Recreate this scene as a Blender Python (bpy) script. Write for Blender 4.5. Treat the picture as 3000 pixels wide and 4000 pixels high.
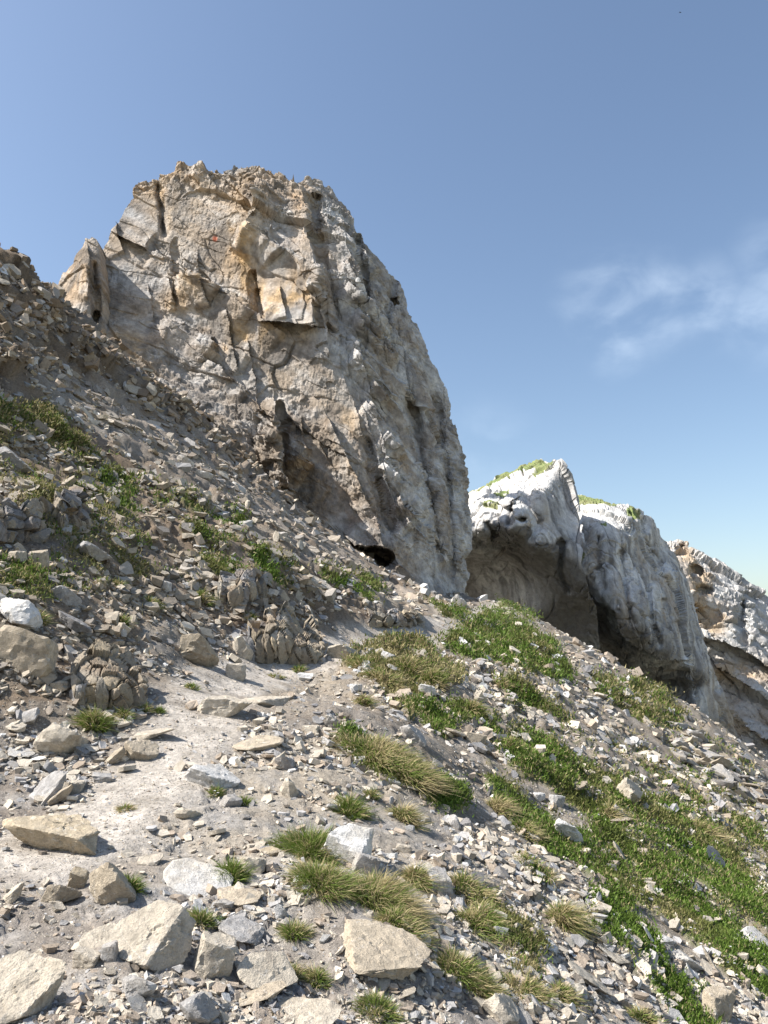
import bpy, bmesh, math, random
import numpy as np
from mathutils import Vector, Matrix, Euler

for o in list(bpy.data.objects): bpy.data.objects.remove(o)
sc = bpy.context.scene
C = sc.collection
rng = np.random.default_rng(7)
random.seed(7)

# ------------------------------------------------------------------ camera, sky, sun, exposure
PITCH = math.radians(10.0)
FOC = 3000.0                                   # focal length in photo pixels (photo 3000 x 4000)
cam = bpy.data.cameras.new('camera'); camo = bpy.data.objects.new('camera', cam); C.objects.link(camo)
cam.sensor_fit = 'VERTICAL'; cam.sensor_height = 36.0; cam.lens = 27.0
cam.clip_start = 0.1; cam.clip_end = 9000
camo.location = (0, 0, 0); camo.rotation_euler = (math.pi/2 + PITCH, 0, 0)
sc.camera = camo

SUN = Vector((-0.68, -0.11, 0.73)).normalized()          # towards the sun: high, from the left
w = bpy.data.worlds.new('World'); sc.world = w; w.use_nodes = True
nt = w.node_tree; nt.nodes.clear()
out = nt.nodes.new('ShaderNodeOutputWorld'); bg = nt.nodes.new('ShaderNodeBackground')
sky = nt.nodes.new('ShaderNodeTexSky'); sky.sky_type = 'NISHITA'; sky.sun_disc = False
sky.sun_elevation = math.asin(SUN.z); sky.sun_rotation = math.atan2(SUN.x, SUN.y)
sky.altitude = 600; sky.air_density = 1.2; sky.dust_density = 2.2; sky.ozone_density = 1.1
bg.inputs['Strength'].default_value = 0.101
# thin wisps of cloud, given by direction
tc = nt.nodes.new('ShaderNodeTexCoord')
def wn(t, **k):
    n = nt.nodes.new(t)
    for a, v in k.items(): setattr(n, a, v)
    return n
def wmath(op, a, b=None, clamp=False):
    n = wn('ShaderNodeMath', operation=op, use_clamp=clamp)
    for i, v in enumerate((a, b)):
        if v is None: continue
        if isinstance(v, (int, float)): n.inputs[i].default_value = v
        else: nt.links.new(v, n.inputs[i])
    return n.outputs[0]
def pixdir(px, py):
    c = np.array([(px-1500)/FOC, (2000-py)/FOC, 1.0]); c /= np.linalg.norm(c)
    return (c[0], c[2]*math.cos(PITCH) - c[1]*math.sin(PITCH), c[2]*math.sin(PITCH) + c[1]*math.cos(PITCH))
def wblob(px, py, rad_in, rad_out):
    d = wn('ShaderNodeVectorMath', operation='DISTANCE'); nt.links.new(tc.outputs['Generated'], d.inputs[0])
    d.inputs[1].default_value = pixdir(px, py)
    m = wn('ShaderNodeMapRange', interpolation_type='SMOOTHSTEP'); nt.links.new(d.outputs['Value'], m.inputs['Value'])
    m.inputs['From Min'].default_value = rad_out; m.inputs['From Max'].default_value = rad_in
    return m.outputs['Result']
mp = wn('ShaderNodeMapping'); nt.links.new(tc.outputs['Generated'], mp.inputs['Vector'])
mp.inputs['Scale'].default_value = (11, 11, 17); mp.inputs['Location'].default_value = (1.3, 0.4, 2.2)
nz = wn('ShaderNodeTexNoise'); nt.links.new(mp.outputs[0], nz.inputs['Vector'])
nz.inputs['Scale'].default_value = 1.0; nz.inputs['Detail'].default_value = 7; nz.inputs['Roughness'].default_value = 0.5; nz.inputs['Distortion'].default_value = 0.25
nr = wn('ShaderNodeMapRange', interpolation_type='SMOOTHSTEP'); nt.links.new(nz.outputs['Fac'], nr.inputs['Value'])
nr.inputs['From Min'].default_value = 0.36; nr.inputs['From Max'].default_value = 0.72
bl = None
for b in ((2380, 1180, .01, .085), (2560, 1200, .01, .08), (2760, 1190, .0, .07), (2940, 1230, .0, .06), (3090, 1030, .0, .08), (2420, 1330, .0, .06), (3400, 1150, .05, .15), (1900, 1760, .0, .09)):
    v = wblob(*b)
    if b[0] == 1900: v = wmath('MULTIPLY', v, 0.42)
    bl = v if bl is None else wmath('MAXIMUM', bl, v)
dens = wmath('MULTIPLY', wmath('MULTIPLY', bl, nr.outputs['Result']), 0.25, True)
mx = wn('ShaderNodeMix', data_type='RGBA'); nt.links.new(dens, mx.inputs['Factor'])
nt.links.new(sky.outputs[0], mx.inputs['A']); mx.inputs['B'].default_value = (7.6, 8.6, 9.6, 1)
nt.links.new(mx.outputs['Result'], bg.inputs['Color']); nt.links.new(bg.outputs[0], out.inputs[0])

sun = bpy.data.lights.new('sun', 'SUN'); sun.energy = 5.0; sun.angle = math.radians(0.5); sun.color = (1.0, 0.96, 0.90)
suno = bpy.data.objects.new('sun', sun); C.objects.link(suno); suno.rotation_euler = SUN.to_track_quat('Z', 'Y').to_euler()
sc.view_settings.view_transform = 'Standard'; sc.view_settings.look = 'None'; sc.view_settings.gamma = 1.0
sc.view_settings.use_curve_mapping = False
sc.view_settings.exposure = 0.85
sc.cycles.max_bounces = 5; sc.cycles.diffuse_bounces = 3; sc.cycles.glossy_bounces = 2; sc.cycles.transmission_bounces = 2
sc.cycles.use_denoising = True

# ------------------------------------------------------------------ small maths
CP, SP = math.cos(PITCH), math.sin(PITCH)
def unproj(px, py, d):
    px, py, d = np.broadcast_arrays(np.asarray(px, float), np.asarray(py, float), np.asarray(d, float))
    x = (px-1500)/FOC*d; u = (2000-py)/FOC*d
    return np.stack([x, d*CP - u*SP, d*SP + u*CP], -1)
def proj(P):
    d = P[..., 1]*CP + P[..., 2]*SP; u = -P[..., 1]*SP + P[..., 2]*CP
    ds = np.maximum(d, 1e-3)
    return 1500+FOC*P[..., 0]/ds, 2000-FOC*u/ds, d
def sstep(a, b, x):
    t = np.clip((x-a)/(b-a), 0, 1); return t*t*(3-2*t)
U = np.uint32
def hsh(i, j, k, s):
    with np.errstate(over='ignore'):
        h = i.astype(U)*U(374761393) + j.astype(U)*U(668265263) + k.astype(U)*U(2246822519) + U((s*3266489917) & 0xffffffff)
        h = (h ^ (h >> U(15)))*U(2246822519); h = (h ^ (h >> U(13)))*U(3266489917); h = h ^ (h >> U(16))
    return h
def hf(i, j, k, s): return hsh(i, j, k, s).astype(np.float32)/np.float32(4294967295.0)
def vnoise(P, s=0):
    F = np.floor(P); f = (P-F).astype(np.float32); I = F.astype(np.int64)
    t = f*f*f*(f*(f*6-15)+10)
    r = 0
    for a in (0, 1):
        wx = t[:, 0] if a else 1-t[:, 0]
        for b in (0, 1):
            wy = t[:, 1] if b else 1-t[:, 1]
            for c in (0, 1):
                wz = t[:, 2] if c else 1-t[:, 2]
                r = r + wx*wy*wz*hf(I[:, 0]+a, I[:, 1]+b, I[:, 2]+c, s)
    return r*2-1
RM = np.array([[.36, .48, -.8], [-.8, .6, 0], [.48, .64, .6]])
def fbm(P, oct=4, s=0, gain=.5, lac=2.03):
    r = 0; a = 1.0; Q = P.copy(); n = 0
    for i in range(oct):
        r = r + a*vnoise(Q, s+i*17); n += a; a *= gain; Q = (Q @ RM.T)*lac + 3.7
    return r/n
def ridged(P, oct=4, s=0, gain=.5, lac=2.03):
    r = 0; a = 1.0; Q = P.copy(); n = 0
    for i in range(oct):
        r = r + a*(1-2*np.abs(vnoise(Q, s+i*17))); n += a; a *= gain; Q = (Q @ RM.T)*lac + 3.7
    return r/n
def worley(P, s=0):
    """nearest feature point: distance gap to the second, offset from the point, three random numbers of the cell"""
    I0 = np.floor(P).astype(np.int64); n = len(P)
    d1 = np.full(n, 9e9); d2 = np.full(n, 9e9); off = np.zeros((n, 3)); ids = np.zeros((n, 3), np.int64)
    for a in (-1, 0, 1):
        for b in (-1, 0, 1):
            for c in (-1, 0, 1):
                i, j, k = I0[:, 0]+a, I0[:, 1]+b, I0[:, 2]+c
                q = np.stack([i+hf(i, j, k, s), j+hf(i, j, k, s+1), k+hf(i, j, k, s+2)], 1)
                o = P-q; d = (o*o).sum(1)
                m = d < d1
                d2 = np.where(m, d1, np.minimum(d2, d)); d1 = np.where(m, d, d1)
                off[m] = o[m]; ids[m] = np.stack([i, j, k], 1)[m]
    R = np.stack([hf(ids[:, 0], ids[:, 1], ids[:, 2], s+5+q) for q in range(4)], 1)
    return np.sqrt(d2)-np.sqrt(d1), off, R
def facets(P, s=0, tilt=.6, step=.35, warp=.25):
    """blocky broken rock: every cell is a tilted plane at its own height"""
    W = P + warp*np.stack([vnoise(P*1.7+11, s+40), vnoise(P*1.7+23, s+41), vnoise(P*1.7+37, s+42)], 1)
    gap, off, R = worley(W, s)
    g = (R[:, :3]-.5)*2
    return (off*g).sum(1)*tilt + (R[:, 3]-.5)*2*step, gap
def inpoly(px, py, poly):
    r = np.zeros(px.shape, bool); n = len(poly)
    for i in range(n):
        x1, y1 = poly[i]; x2, y2 = poly[(i+1) % n]
        if y1 == y2: continue
        c = ((y1 > py) != (y2 > py)) & (px < (x2-x1)*(py-y1)/(y2-y1)+x1)
        r ^= c
    return r
def pline_dist(px, py, pts):
    """unsigned distance, signed side (positive on the right hand in image coordinates when walking along), 0..1 along"""
    best = np.full(px.shape, 9e9); side = np.zeros(px.shape); al = np.zeros(px.shape)
    L = [math.dist(pts[i], pts[i+1]) for i in range(len(pts)-1)]; T = sum(L); acc = 0
    for i in range(len(pts)-1):
        ax, ay = pts[i]; bx, by = pts[i+1]; dx, dy = bx-ax, by-ay; l2 = dx*dx+dy*dy
        t = np.clip(((px-ax)*dx+(py-ay)*dy)/l2, 0, 1)
        ex, ey = px-ax-t*dx, py-ay-t*dy; d = np.hypot(ex, ey)
        m = d < best; best = np.where(m, d, best)
        side = np.where(m, np.sign(dx*ey-dy*ex), side); al = np.where(m, (acc+t*L[i])/T, al); acc += L[i]
    return best, side, al
class TPS:
    def __init__(s, X, z, lam=1e-6):
        s.X = np.asarray(X, float); n, m = s.X.shape
        K = s.k(s.X); P = np.hstack([np.ones((n, 1)), s.X])
        A = np.zeros((n+m+1, n+m+1)); A[:n, :n] = K+lam*np.eye(n); A[:n, n:] = P; A[n:, :n] = P.T
        s.w = np.linalg.solve(A, np.concatenate([z, np.zeros(m+1)]))
    def k(s, Q):
        r2 = ((Q[:, None, :]-s.X[None])**2).sum(-1); return .5*r2*np.log(r2+1e-12)
    def __call__(s, Q):
        r = np.empty(len(Q))
        for i in range(0, len(Q), 60000):
            q = Q[i:i+60000]; r[i:i+60000] = s.k(q)@s.w[:len(s.X)] + np.hstack([np.ones((len(q), 1)), q])@s.w[len(s.X):]
        return r

# ------------------------------------------------------------------ mesh helpers
def mesh(name, V, F, mat, smooth=False, col=None, sharp=0):
    me = bpy.data.meshes.new(name); V = np.asarray(V, np.float32); F = np.asarray(F, np.int32)
    k = F.shape[1]; me.vertices.add(len(V)); me.vertices.foreach_set('co', V.ravel())
    me.loops.add(F.size); me.loops.foreach_set('vertex_index', F.ravel())
    me.polygons.add(len(F)); me.polygons.foreach_set('loop_start', np.arange(0, F.size, k, dtype=np.int32))
    me.polygons.foreach_set('use_smooth', np.full(len(F), smooth))
    if col is not None:
        a = me.attributes.new('col', 'FLOAT_COLOR', 'POINT')
        c = np.ones((len(V), 4), np.float32); c[:, :3] = col; a.data.foreach_set('color', c.ravel())
    me.materials.append(mat)
    me.update(calc_edges=True); me.validate()
    if sharp: me.set_sharp_from_angle(angle=math.radians(sharp))
    return me
def link(name, me, parent=None, loc=(0, 0, 0), label=None, cat=None, group=None, kind=None):
    o = bpy.data.objects.new(name, me); C.objects.link(o); o.location = loc
    if parent is not None: o.parent = parent
    if label: o['label'] = label
    if cat: o['category'] = cat
    if group: o['group'] = group
    if kind: o['kind'] = kind
    return o
def gridfaces(nu, nv, closed=False):
    i = np.arange(nu-1)[:, None]*nv + np.arange(nv-1)[None]
    return np.stack([i, i+1, i+nv+1, i+nv], -1).reshape(-1, 4)

# ------------------------------------------------------------------ materials
def mat_new(name):
    m = bpy.data.materials.new(name); m.use_nodes = True; n = m.node_tree
    b = n.nodes['Principled BSDF']; b.inputs['Roughness'].default_value = .92; b.inputs['Specular IOR Level'].default_value = .2
    return m, n, b
def N(nt_, t, links=None, **k):
    n = nt_.nodes.new(t)
    for a, v in k.items():
        if a in n.inputs.keys() if hasattr(n.inputs, 'keys') else False: pass
        setattr(n, a, v)
    return n
def noise_node(n, vec, scale, detail=6, rough=.6, dist=0.0):
    t = n.nodes.new('ShaderNodeTexNoise'); t.inputs['Scale'].default_value = scale; t.inputs['Detail'].default_value = detail
    t.inputs['Roughness'].default_value = rough; t.inputs['Distortion'].default_value = dist
    n.links.new(vec, t.inputs['Vector']); return t.outputs['Fac']
def mrange(n, v, a, b, c=0, d=1):
    m = n.nodes.new('ShaderNodeMapRange'); n.links.new(v, m.inputs['Value'])
    m.inputs['From Min'].default_value = a; m.inputs['From Max'].default_value = b
    m.inputs['To Min'].default_value = c; m.inputs['To Max'].default_value = d; return m.outputs['Result']
def mixc(n, f, A, B, blend='MIX'):
    m = n.nodes.new('ShaderNodeMix'); m.data_type = 'RGBA'; m.blend_type = blend
    for s, v in (('Factor', f), ('A', A), ('B', B)):
        i = m.inputs[s] if s == 'Factor' else m.inputs[6 if s == 'A' else 7]
        if isinstance(v, (int, float)): i.default_value = v
        elif isinstance(v, tuple): i.default_value = (*v, 1) if len(v) == 3 else v
        else: n.links.new(v, i)
    return m.outputs[2]
def bump(n, b, h, strength, dist, prev=None):
    u = n.nodes.new('ShaderNodeBump'); u.inputs['Strength'].default_value = strength; u.inputs['Distance'].default_value = dist
    n.links.new(h, u.inputs['Height'])
    if prev is not None: n.links.new(prev, u.inputs['Normal'])
    n.links.new(u.outputs[0], b.inputs['Normal']); return u.outputs[0]
def attr_col(n):
    a = n.nodes.new('ShaderNodeAttribute'); a.attribute_name = 'col'; return a.outputs['Color']

def rock_material(name, source, scale, bdist, objspace=False, mottling=.35, vein=0.0):
    """limestone: colour from a mesh attribute or the object's own colour, mottled by noise, with fine relief"""
    m, n, b = mat_new(name)
    if objspace:
        t = n.nodes.new('ShaderNodeTexCoord'); vec = t.outputs['Object']
        oi = n.nodes.new('ShaderNodeObjectInfo')
        ad = n.nodes.new('ShaderNodeVectorMath'); ad.operation = 'ADD'; n.links.new(vec, ad.inputs[0])
        cm = n.nodes.new('ShaderNodeCombineXYZ'); mm = n.nodes.new('ShaderNodeMath'); mm.operation = 'MULTIPLY'; mm.inputs[1].default_value = 91.0
        n.links.new(oi.outputs['Random'], mm.inputs[0]); n.links.new(mm.outputs[0], cm.inputs[0]); n.links.new(cm.outputs[0], ad.inputs[1]); vec = ad.outputs[0]
        base = oi.outputs['Color']
    else:
        g = n.nodes.new('ShaderNodeNewGeometry'); vec = g.outputs['Position']
        base = attr_col(n)
    big = noise_node(n, vec, scale, 5, .6, .3); mid = noise_node(n, vec, scale*5.3, 6, .65); fine = noise_node(n, vec, scale*31, 4, .7)
    c = mixc(n, mrange(n, big, .45, .68, 0, .5), base, (.48, .41, .31), 'MIX') if source == 'loose' else base
    c = mixc(n, 1.0, c, mixc(n, mrange(n, mid, .3, .7), (1-mottling,)*3, (1+mottling,)*3), 'MULTIPLY')
    c = mixc(n, 1.0, c, mixc(n, mrange(n, fine, .3, .7), (1-mottling*.8,)*3, (1+mottling*.8,)*3), 'MULTIPLY')
    if source == 'loose':
        pale = noise_node(n, vec, scale*2.2, 5, .7)
        c = mixc(n, mrange(n, pale, .60, .70, 0, .55), c, (.62, .60, .56))
        dk = noise_node(n, vec, scale*3.7, 5, .7)
        c = mixc(n, mrange(n, dk, .56, .70, 0, .6), c, (.20, .17, .14))
    if vein:
        v = noise_node(n, vec, scale*1.1, 3, .5, 1.2)
        ab = n.nodes.new('ShaderNodeMath'); ab.operation = 'SUBTRACT'; ab.inputs[1].default_value = .5; n.links.new(v, ab.inputs[0])
        a2 = n.nodes.new('ShaderNodeMath'); a2.operation = 'ABSOLUTE'; n.links.new(ab.outputs[0], a2.inputs[0])
        c = mixc(n, mrange(n, a2.outputs[0], .0035, .0, 0, vein), c, (.72, .71, .69))
    n.links.new(c, b.inputs['Base Color'])
    p = bump(n, b, mid, .55, bdist)
    bump(n, b, fine, .6, bdist*.35, p)
    return m
M_CLIFF = rock_material('cliff_limestone', 'cliff', .45, .14, mottling=.22)
M_ROCK = rock_material('loose_limestone', 'loose', 3.4, .05, objspace=True, mottling=.27, vein=.4)
M_SCREE = rock_material('scree_limestone', 'scree', 3.0, .03, mottling=.22)
M_GROUND = rock_material('stony_soil', 'ground', 3.4, .06, mottling=.34)
def grass_material():
    m, n, b = mat_new('grass_blades')
    b.inputs['Roughness'].default_value = .65
    c = attr_col(n); n.links.new(c, b.inputs['Base Color'])
    tr = n.nodes.new('ShaderNodeBsdfTranslucent'); n.links.new(c, tr.inputs['Color'])
    mxs = n.nodes.new('ShaderNodeMixShader'); mxs.inputs[0].default_value = .3
    n.links.new(b.outputs[0], mxs.inputs[1]); n.links.new(tr.outputs[0], mxs.inputs[2])
    n.links.new(mxs.outputs[0], n.nodes['Material Output'].inputs['Surface'])
    return m
M_GRASS = grass_material()

# albedo palette
TAN = np.array([.375, .308, .24]); BEIGE = np.array([.49, .435, .355]); GREY = np.array([.375, .36, .345]); PALE = np.array([.58, .565, .54])
ORANGE = np.array([.47, .32, .165]); BROWN = np.array([.165, .122, .083]); DGREY = np.array([.21, .20, .195]); ROSE = np.array([.36, .245, .19])
DUST = np.array([.46, .415, .36]); SOIL = np.array([.31, .27, .23]); LILAC = np.array([.315, .265, .215])
GREEN = np.array([.115, .18, .03]); OLIVE = np.array([.15, .155, .05]); STRAW = np.array([.52, .43, .235])

# ------------------------------------------------------------------ the slope
CTRL = [(0,4000,2.9),(750,4000,3.0),(1500,4000,3.3),(2250,4000,4.1),(3000,4000,5.6),
 (0,3600,3.7),(750,3600,3.8),(1500,3600,4.2),(2250,3600,5.6),(3000,3600,8.6),
 (0,3300,4.8),(500,3100,5.9),(1000,3200,5.6),(1500,3200,6.2),(2000,3200,8.7),(2600,3200,13.5),(3000,3250,18),
 (0,2950,6.5),(0,2600,7.5),(0,2200,10),(0,1850,14.5),(0,1500,19),(0,1250,24),(0,990,27.5),
 (700,2850,7.5),(850,2700,10),(1050,2600,13),(1350,2500,18),(1700,2480,21),(1850,2420,27),(2000,2362,38),
 (500,2400,11),(500,2000,17),(500,1700,22.5),(500,1450,31),(240,1190,31.5),(370,1310,34),
 (700,1600,38),(1000,1850,38),(1300,2080,38),(1500,2230,38),(1700,2350,38),
 (1000,2200,18),(1300,2300,20),(1000,1950,27),(1300,2160,29),(1550,2330,27),(250,2000,13.5),(250,1700,19.5),(250,1400,26),
 (2200,2482,36),(2500,2672,34),(2830,2874,32),(3000,2994,30.5),
 (2500,2950,20.5),(2250,2700,24),(2000,2600,20),(1500,2800,9),(1300,3400,5.0),(1700,2900,9.5),(2800,3050,22.5),(1650,2600,14)]
P0 = np.array([unproj(*c) for c in CTRL])
extra = np.array([(0,0,-1.62),(0,-6,-2.1),(-5,0,-.6),(5,0,-3.6),(-9,-3,1.5),(10,-3,-7),(-12,8,4.5),(13,8,-8.0),
  (18,20,-9.5),(24,30,-14),(22,40,-15),(14,46,-7),(9,52,-1),(30,50,-22),
  (-22,30,10.5),(-20,36,10),(-16,42,11),(-10,46,10),(0,46,6),(-25,18,9.5),(-30,40,6)])
PC = np.vstack([P0, extra])
H0 = TPS(PC[:, :2]/20, PC[:, 2], 2e-5)
def Hbase(x, y):
    r = np.hypot(x, y); rc = np.minimum(r, 50); s = rc/np.maximum(r, 1e-6)
    z = H0(np.stack([(x*s).ravel()/20, (y*s).ravel()/20], 1)).reshape(x.shape)
    z = np.clip(z, -26, 16)
    return z - np.clip((r-50)*.55, 0, 70)
NA, NR = 440, 560
az = np.radians(np.concatenate([np.linspace(-46, -31, 22)[:-1], np.linspace(-31, 31, NA-42), np.linspace(31, 46, 22)[1:]]))
NA = len(az); lr = np.linspace(math.log(1.3), math.log(56), NR)
AZ, LR = np.meshgrid(az, lr, indexing='ij'); R_ = np.exp(LR)
TX, TY = R_*np.sin(AZ), R_*np.cos(AZ)
TZ = Hbase(TX, TY)
TP = np.stack([TX, TY, TZ], -1)
_px, _py, _d = proj(TP)

def base_hit(px, py):
    t = np.exp(np.linspace(math.log(1.8), math.log(60), 500)); P = unproj(px, py, t)
    below = P[:, 2] < Hbase(P[:, 0], P[:, 1])
    i = int(np.argmax(below)) if below.any() else len(t)-1
    return P[i]
TRAIL_PX = [(-250,3430),(80,3345),(300,3260),(480,3160),(590,3050),(690,2900),(770,2800),(880,2690),(1050,2615),(1250,2572),(1420,2525),(1600,2495),(1720,2470),(1830,2432),(1910,2400),(2000,2364)]
TRAIL = np.array([base_hit(*p)[:2] for p in TRAIL_PX])
def trail_mask(x, y, half=.16, soft=.42):
    half = half+.014*np.maximum(y, 0)
    d, _, _ = pline_dist(x, y, [tuple(p) for p in TRAIL]); return 1-sstep(0, 1, (d-half)/soft)

BROWN_Z = [(-400,700),(0,940),(220,1120),(500,1380),(900,1620),(1090,1860),(1180,1975),(1000,1900),(800,1700),(620,1590),(380,1450),(150,1440),(0,1500),(-400,1400)]
LILAC_Z = [(300,1430),(600,1580),(800,1700),(1100,1950),(1400,2180),(1650,2350),(1300,2230),(1000,2050),(720,1880),(450,1660),(200,1480)]
def zmask(px, py, poly, soft, seed, P):
    w1 = fbm(P*1.1, 3, seed)*soft; w2 = fbm(P*1.1+9, 3, seed+3)*soft
    return inpoly(px+w1, py+w2, poly)
VEG = {  # turf patches: (polygon in the photo, share of straw)
 'a': ([(1740,2520),(1830,2450),(1985,2362),(2080,2366),(2110,2410),(2060,2450),(2130,2490),(2190,2560),(2215,2640),(2150,2640),(2080,2610),(1950,2580),(1840,2560)], .12),
 'b': ([(2330,2650),(2500,2668),(2585,2712),(2650,2780),(2616,2835),(2503,2815),(2428,2765),(2323,2712)], .45),
 'c': ([(1930,2645),(2030,2680),(2150,2750),(2200,2800),(2120,2770),(2010,2710)], .2),
 'd': ([(1885,2820),(1960,2825),(2110,2890),(2230,2960),(2400,3050),(2420,3140),(2330,3180),(2220,3110),(2080,3040),(1950,2950)], .22),
 'e': ([(1890,3070),(2000,3110),(2110,3190),(2150,3290),(2120,3310),(2010,3230),(1920,3150)], .2),
 'f': ([(2450,3146),(2596,3159),(2696,3199),(2782,3265),(2894,3371),(2914,3451),(3000,3504),(3100,3560),(3100,3680),(3000,3617),(2828,3530),(2722,3438),(2603,3391),(2523,3292)], .2),
 'g': ([(2112,3312),(2271,3305),(2391,3265),(2497,3318),(2563,3391),(2616,3451),(2715,3510),(2861,3597),(2961,3703),(3100,3800),(3100,3980),(3000,3928),(2828,3822),(2729,3716),(2616,3623),(2497,3530),(2324,3451),(2265,3398),(2165,3371)], .18),
 'h': ([(2298,3610),(2391,3530),(2455,3560),(2477,3663),(2537,3703),(2616,3809),(2735,3875),(2815,3995),(2880,4100),(2750,4100),(2690,3995),(2596,3895),(2483,3762),(2364,3683)], .15),
 'i': ([(1880,3560),(2000,3643),(2099,3696),(2080,3750),(2033,3772),(1940,3720),(1870,3640)], .3),
 'j': ([(-100,1590),(60,1600),(170,1590),(260,1680),(330,1760),(260,1760),(100,1670),(-100,1660)], .5),
 'k': ([(362,1830),(430,1850),(500,1886),(510,1934),(434,1956),(398,1900)], .15),
 'l': ([(410,1980),(470,1960),(530,2030),(490,2050),(430,2030)], .2),
 'm': ([(700,2065),(780,2070),(836,2127),(760,2125)], .1),
 'n': ([(735,2200),(800,2180),(884,2190),(900,2250),(868,2290),(814,2271),(760,2240)], .1),
 'o': ([(680,1940),(740,1960),(810,2018),(780,2025),(700,1985)], .2),
 'p': ([(860,1985),(910,2000),(950,2042),(900,2045)], .2),
 'q': ([(840,2035),(890,2050),(950,2103),(900,2100)], .15),
 'r': ([(1225,2205),(1270,2210),(1350,2270),(1330,2290),(1265,2260)], .05),
 's': ([(1355,2290),(1410,2300),(1459,2350),(1410,2360)], .05),
 't': ([(1390,2258),(1440,2265),(1500,2310),(1450,2312)], .1),
 'u': ([(1670,2350),(1760,2370),(1830,2390),(1790,2420),(1720,2400)], .2),
 'v': ([(1360,2620),(1400,2545),(1520,2505),(1640,2520),(1720,2590),(1790,2640),(1760,2680),(1690,2700),(1620,2660),(1640,2740),(1600,2790),(1520,2720),(1430,2650)], .62),
 'w': ([(1610,2770),(1700,2775),(1770,2842),(1720,2870),(1660,2830)], .05),
 'x': ([(1726,2760),(1864,2782),(1900,2830),(1840,2850),(1760,2810)], .25),
 'y': ([(1340,2890),(1400,2880),(1480,2960),(1560,3030),(1640,3060),(1600,3080),(1500,3050),(1400,2990)], .05),
 'z': ([(1600,3060),(1680,3070),(1770,3060),(1810,3130),(1760,3160),(1690,3140),(1640,3110)], .1),
 'aa': ([(960,2170),(1020,2180),(1070,2260),(1050,2285),(990,2230)], .1),
 'ab': ([(2600,3080),(2680,3090),(2760,3160),(2700,3160)], .5),
 'ac': ([(2840,3190),(2920,3220),(2990,3290),(3050,3350),(3000,3340),(2900,3270)], .3),
 'ad': ([(100,1930),(180,1960),(160,2010),(110,1990)], .5),
 'ae': ([(40,2200),(140,2210),(160,2270),(80,2290),(10,2270)], .45),
 'af': ([(2020,3420),(2090,3430),(2130,3500),(2070,3490)], .6),
 'ag': ([(1980,3780),(2060,3790),(2080,3840),(2000,3830)], .6),
}
shp = TX.shape
Pf = TP.reshape(-1, 3)
pxf, pyf = _px.ravel(), _py.ravel(); df = np.maximum(_d.ravel(), .5)
wob = fbm(Pf*np.array([1.6, 1.6, 1.6]), 4, 101)*np.clip(220/df, 14, 42)
wob2 = fbm(Pf*1.6+31, 4, 103)*np.clip(220/df, 14, 42)
infront = _d.ravel() > .5
vegm = np.zeros(len(Pf)); straw = np.full(len(Pf), .3)
for poly, sf in VEG.values():
    _cx, _cy = np.mean([q[0] for q in poly]), np.mean([q[1] for q in poly]); poly = [(_cx+(q[0]-_cx)*1.10, _cy+(q[1]-_cy)*1.16) for q in poly]
    m = inpoly(pxf+wob, pyf+wob2, poly) & infront; vegm[m] = 1; straw[m] = sf
patch = vnoise(Pf*2.2, 77)*.5+vnoise(Pf*5, 78)*.4
vegm = vegm*(patch > -.24)
# thin green scatter on the upper left slope and on the right flank
thin = (fbm(Pf*.9, 3, 201) > np.where(pxf < 1300, -.04, .08)) & ((inpoly(pxf, pyf, [(-300,1550),(150,1560),(550,1800),(1000,2100),(1250,2280),(1000,2330),(600,2250),(200,2350),(-300,2350)])) | inpoly(pxf, pyf, [(1900,2560),(2250,2620),(2900,2950),(3100,3200),(3100,3900),(2400,3500),(1900,3000)])) & (fbm(Pf*3.1, 2, 204) > np.where(pxf < 1300, -.08, .02))
vegm = np.where(thin & (vegm < .5), .55, vegm); straw = np.where(thin & (vegm < .9), .5, straw)
brown = zmask(pxf, pyf, BROWN_Z, 60, 111, Pf)*1.0
lilac = zmask(pxf, pyf, LILAC_Z, 60, 121, Pf)*1.0
tm = trail_mask(Pf[:, 0], Pf[:, 1])*infront
# relief
nearr = np.hypot(Pf[:, 0], Pf[:, 1])
rough = (1-.82*tm)
dz = rough*(.13*fbm(Pf*.55, 3, 1) + .07*fbm(Pf*1.9, 4, 2))
dip = np.array([[.80, .10, -.59], [-.13, .99, 0], [.58, .08, .81]])      # beds dip down to the right
f1, g1 = facets((Pf @ dip.T)*np.array([.8, .8, 2.4]), 300, .5, .5)
f2, g2 = facets((Pf @ dip.T)*np.array([3.0, 3.0, 7.0]), 310, .5, .5)
f3, g3 = facets((Pf @ dip.T)*np.array([8.0, 8.0, 14.0]), 320, .5, .5)
upper = sstep(7, 16, nearr)
dz += rough*(f1*(.0+.16*upper+.38*brown) + f2*(.022+.035*upper+.10*brown) + f3*(.012+.012*upper))*(1-.6*vegm)
dz += rough*upper*(pxf < 1500)*.16*ridged((Pf @ dip.T)*np.array([.35, .7, 1.4]), 3, 335)*(1-brown)
dz += rough*brown*(.34*ridged((Pf @ dip.T)*np.array([.25, .5, .9]), 3, 330))
dz += vegm*(.05+.13*fbm(Pf*1.5, 3, 340)*np.clip(nearr/10, .5, 1.6))
dz *= sstep(1.2, 3, nearr)
# keep the skyline ridge and the crest where the photograph has them
_gu = np.gradient(TP, axis=0); _gv = np.gradient(TP, axis=1); _n = np.cross(_gu, _gv); _n /= np.linalg.norm(_n, axis=-1, keepdims=True); _n *= np.sign(_n[..., 2:3])
Pf = Pf+_n.reshape(-1, 3)*dz[:, None]
TP = Pf.reshape(*shp, 3); TZ = TP[..., 2]
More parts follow.
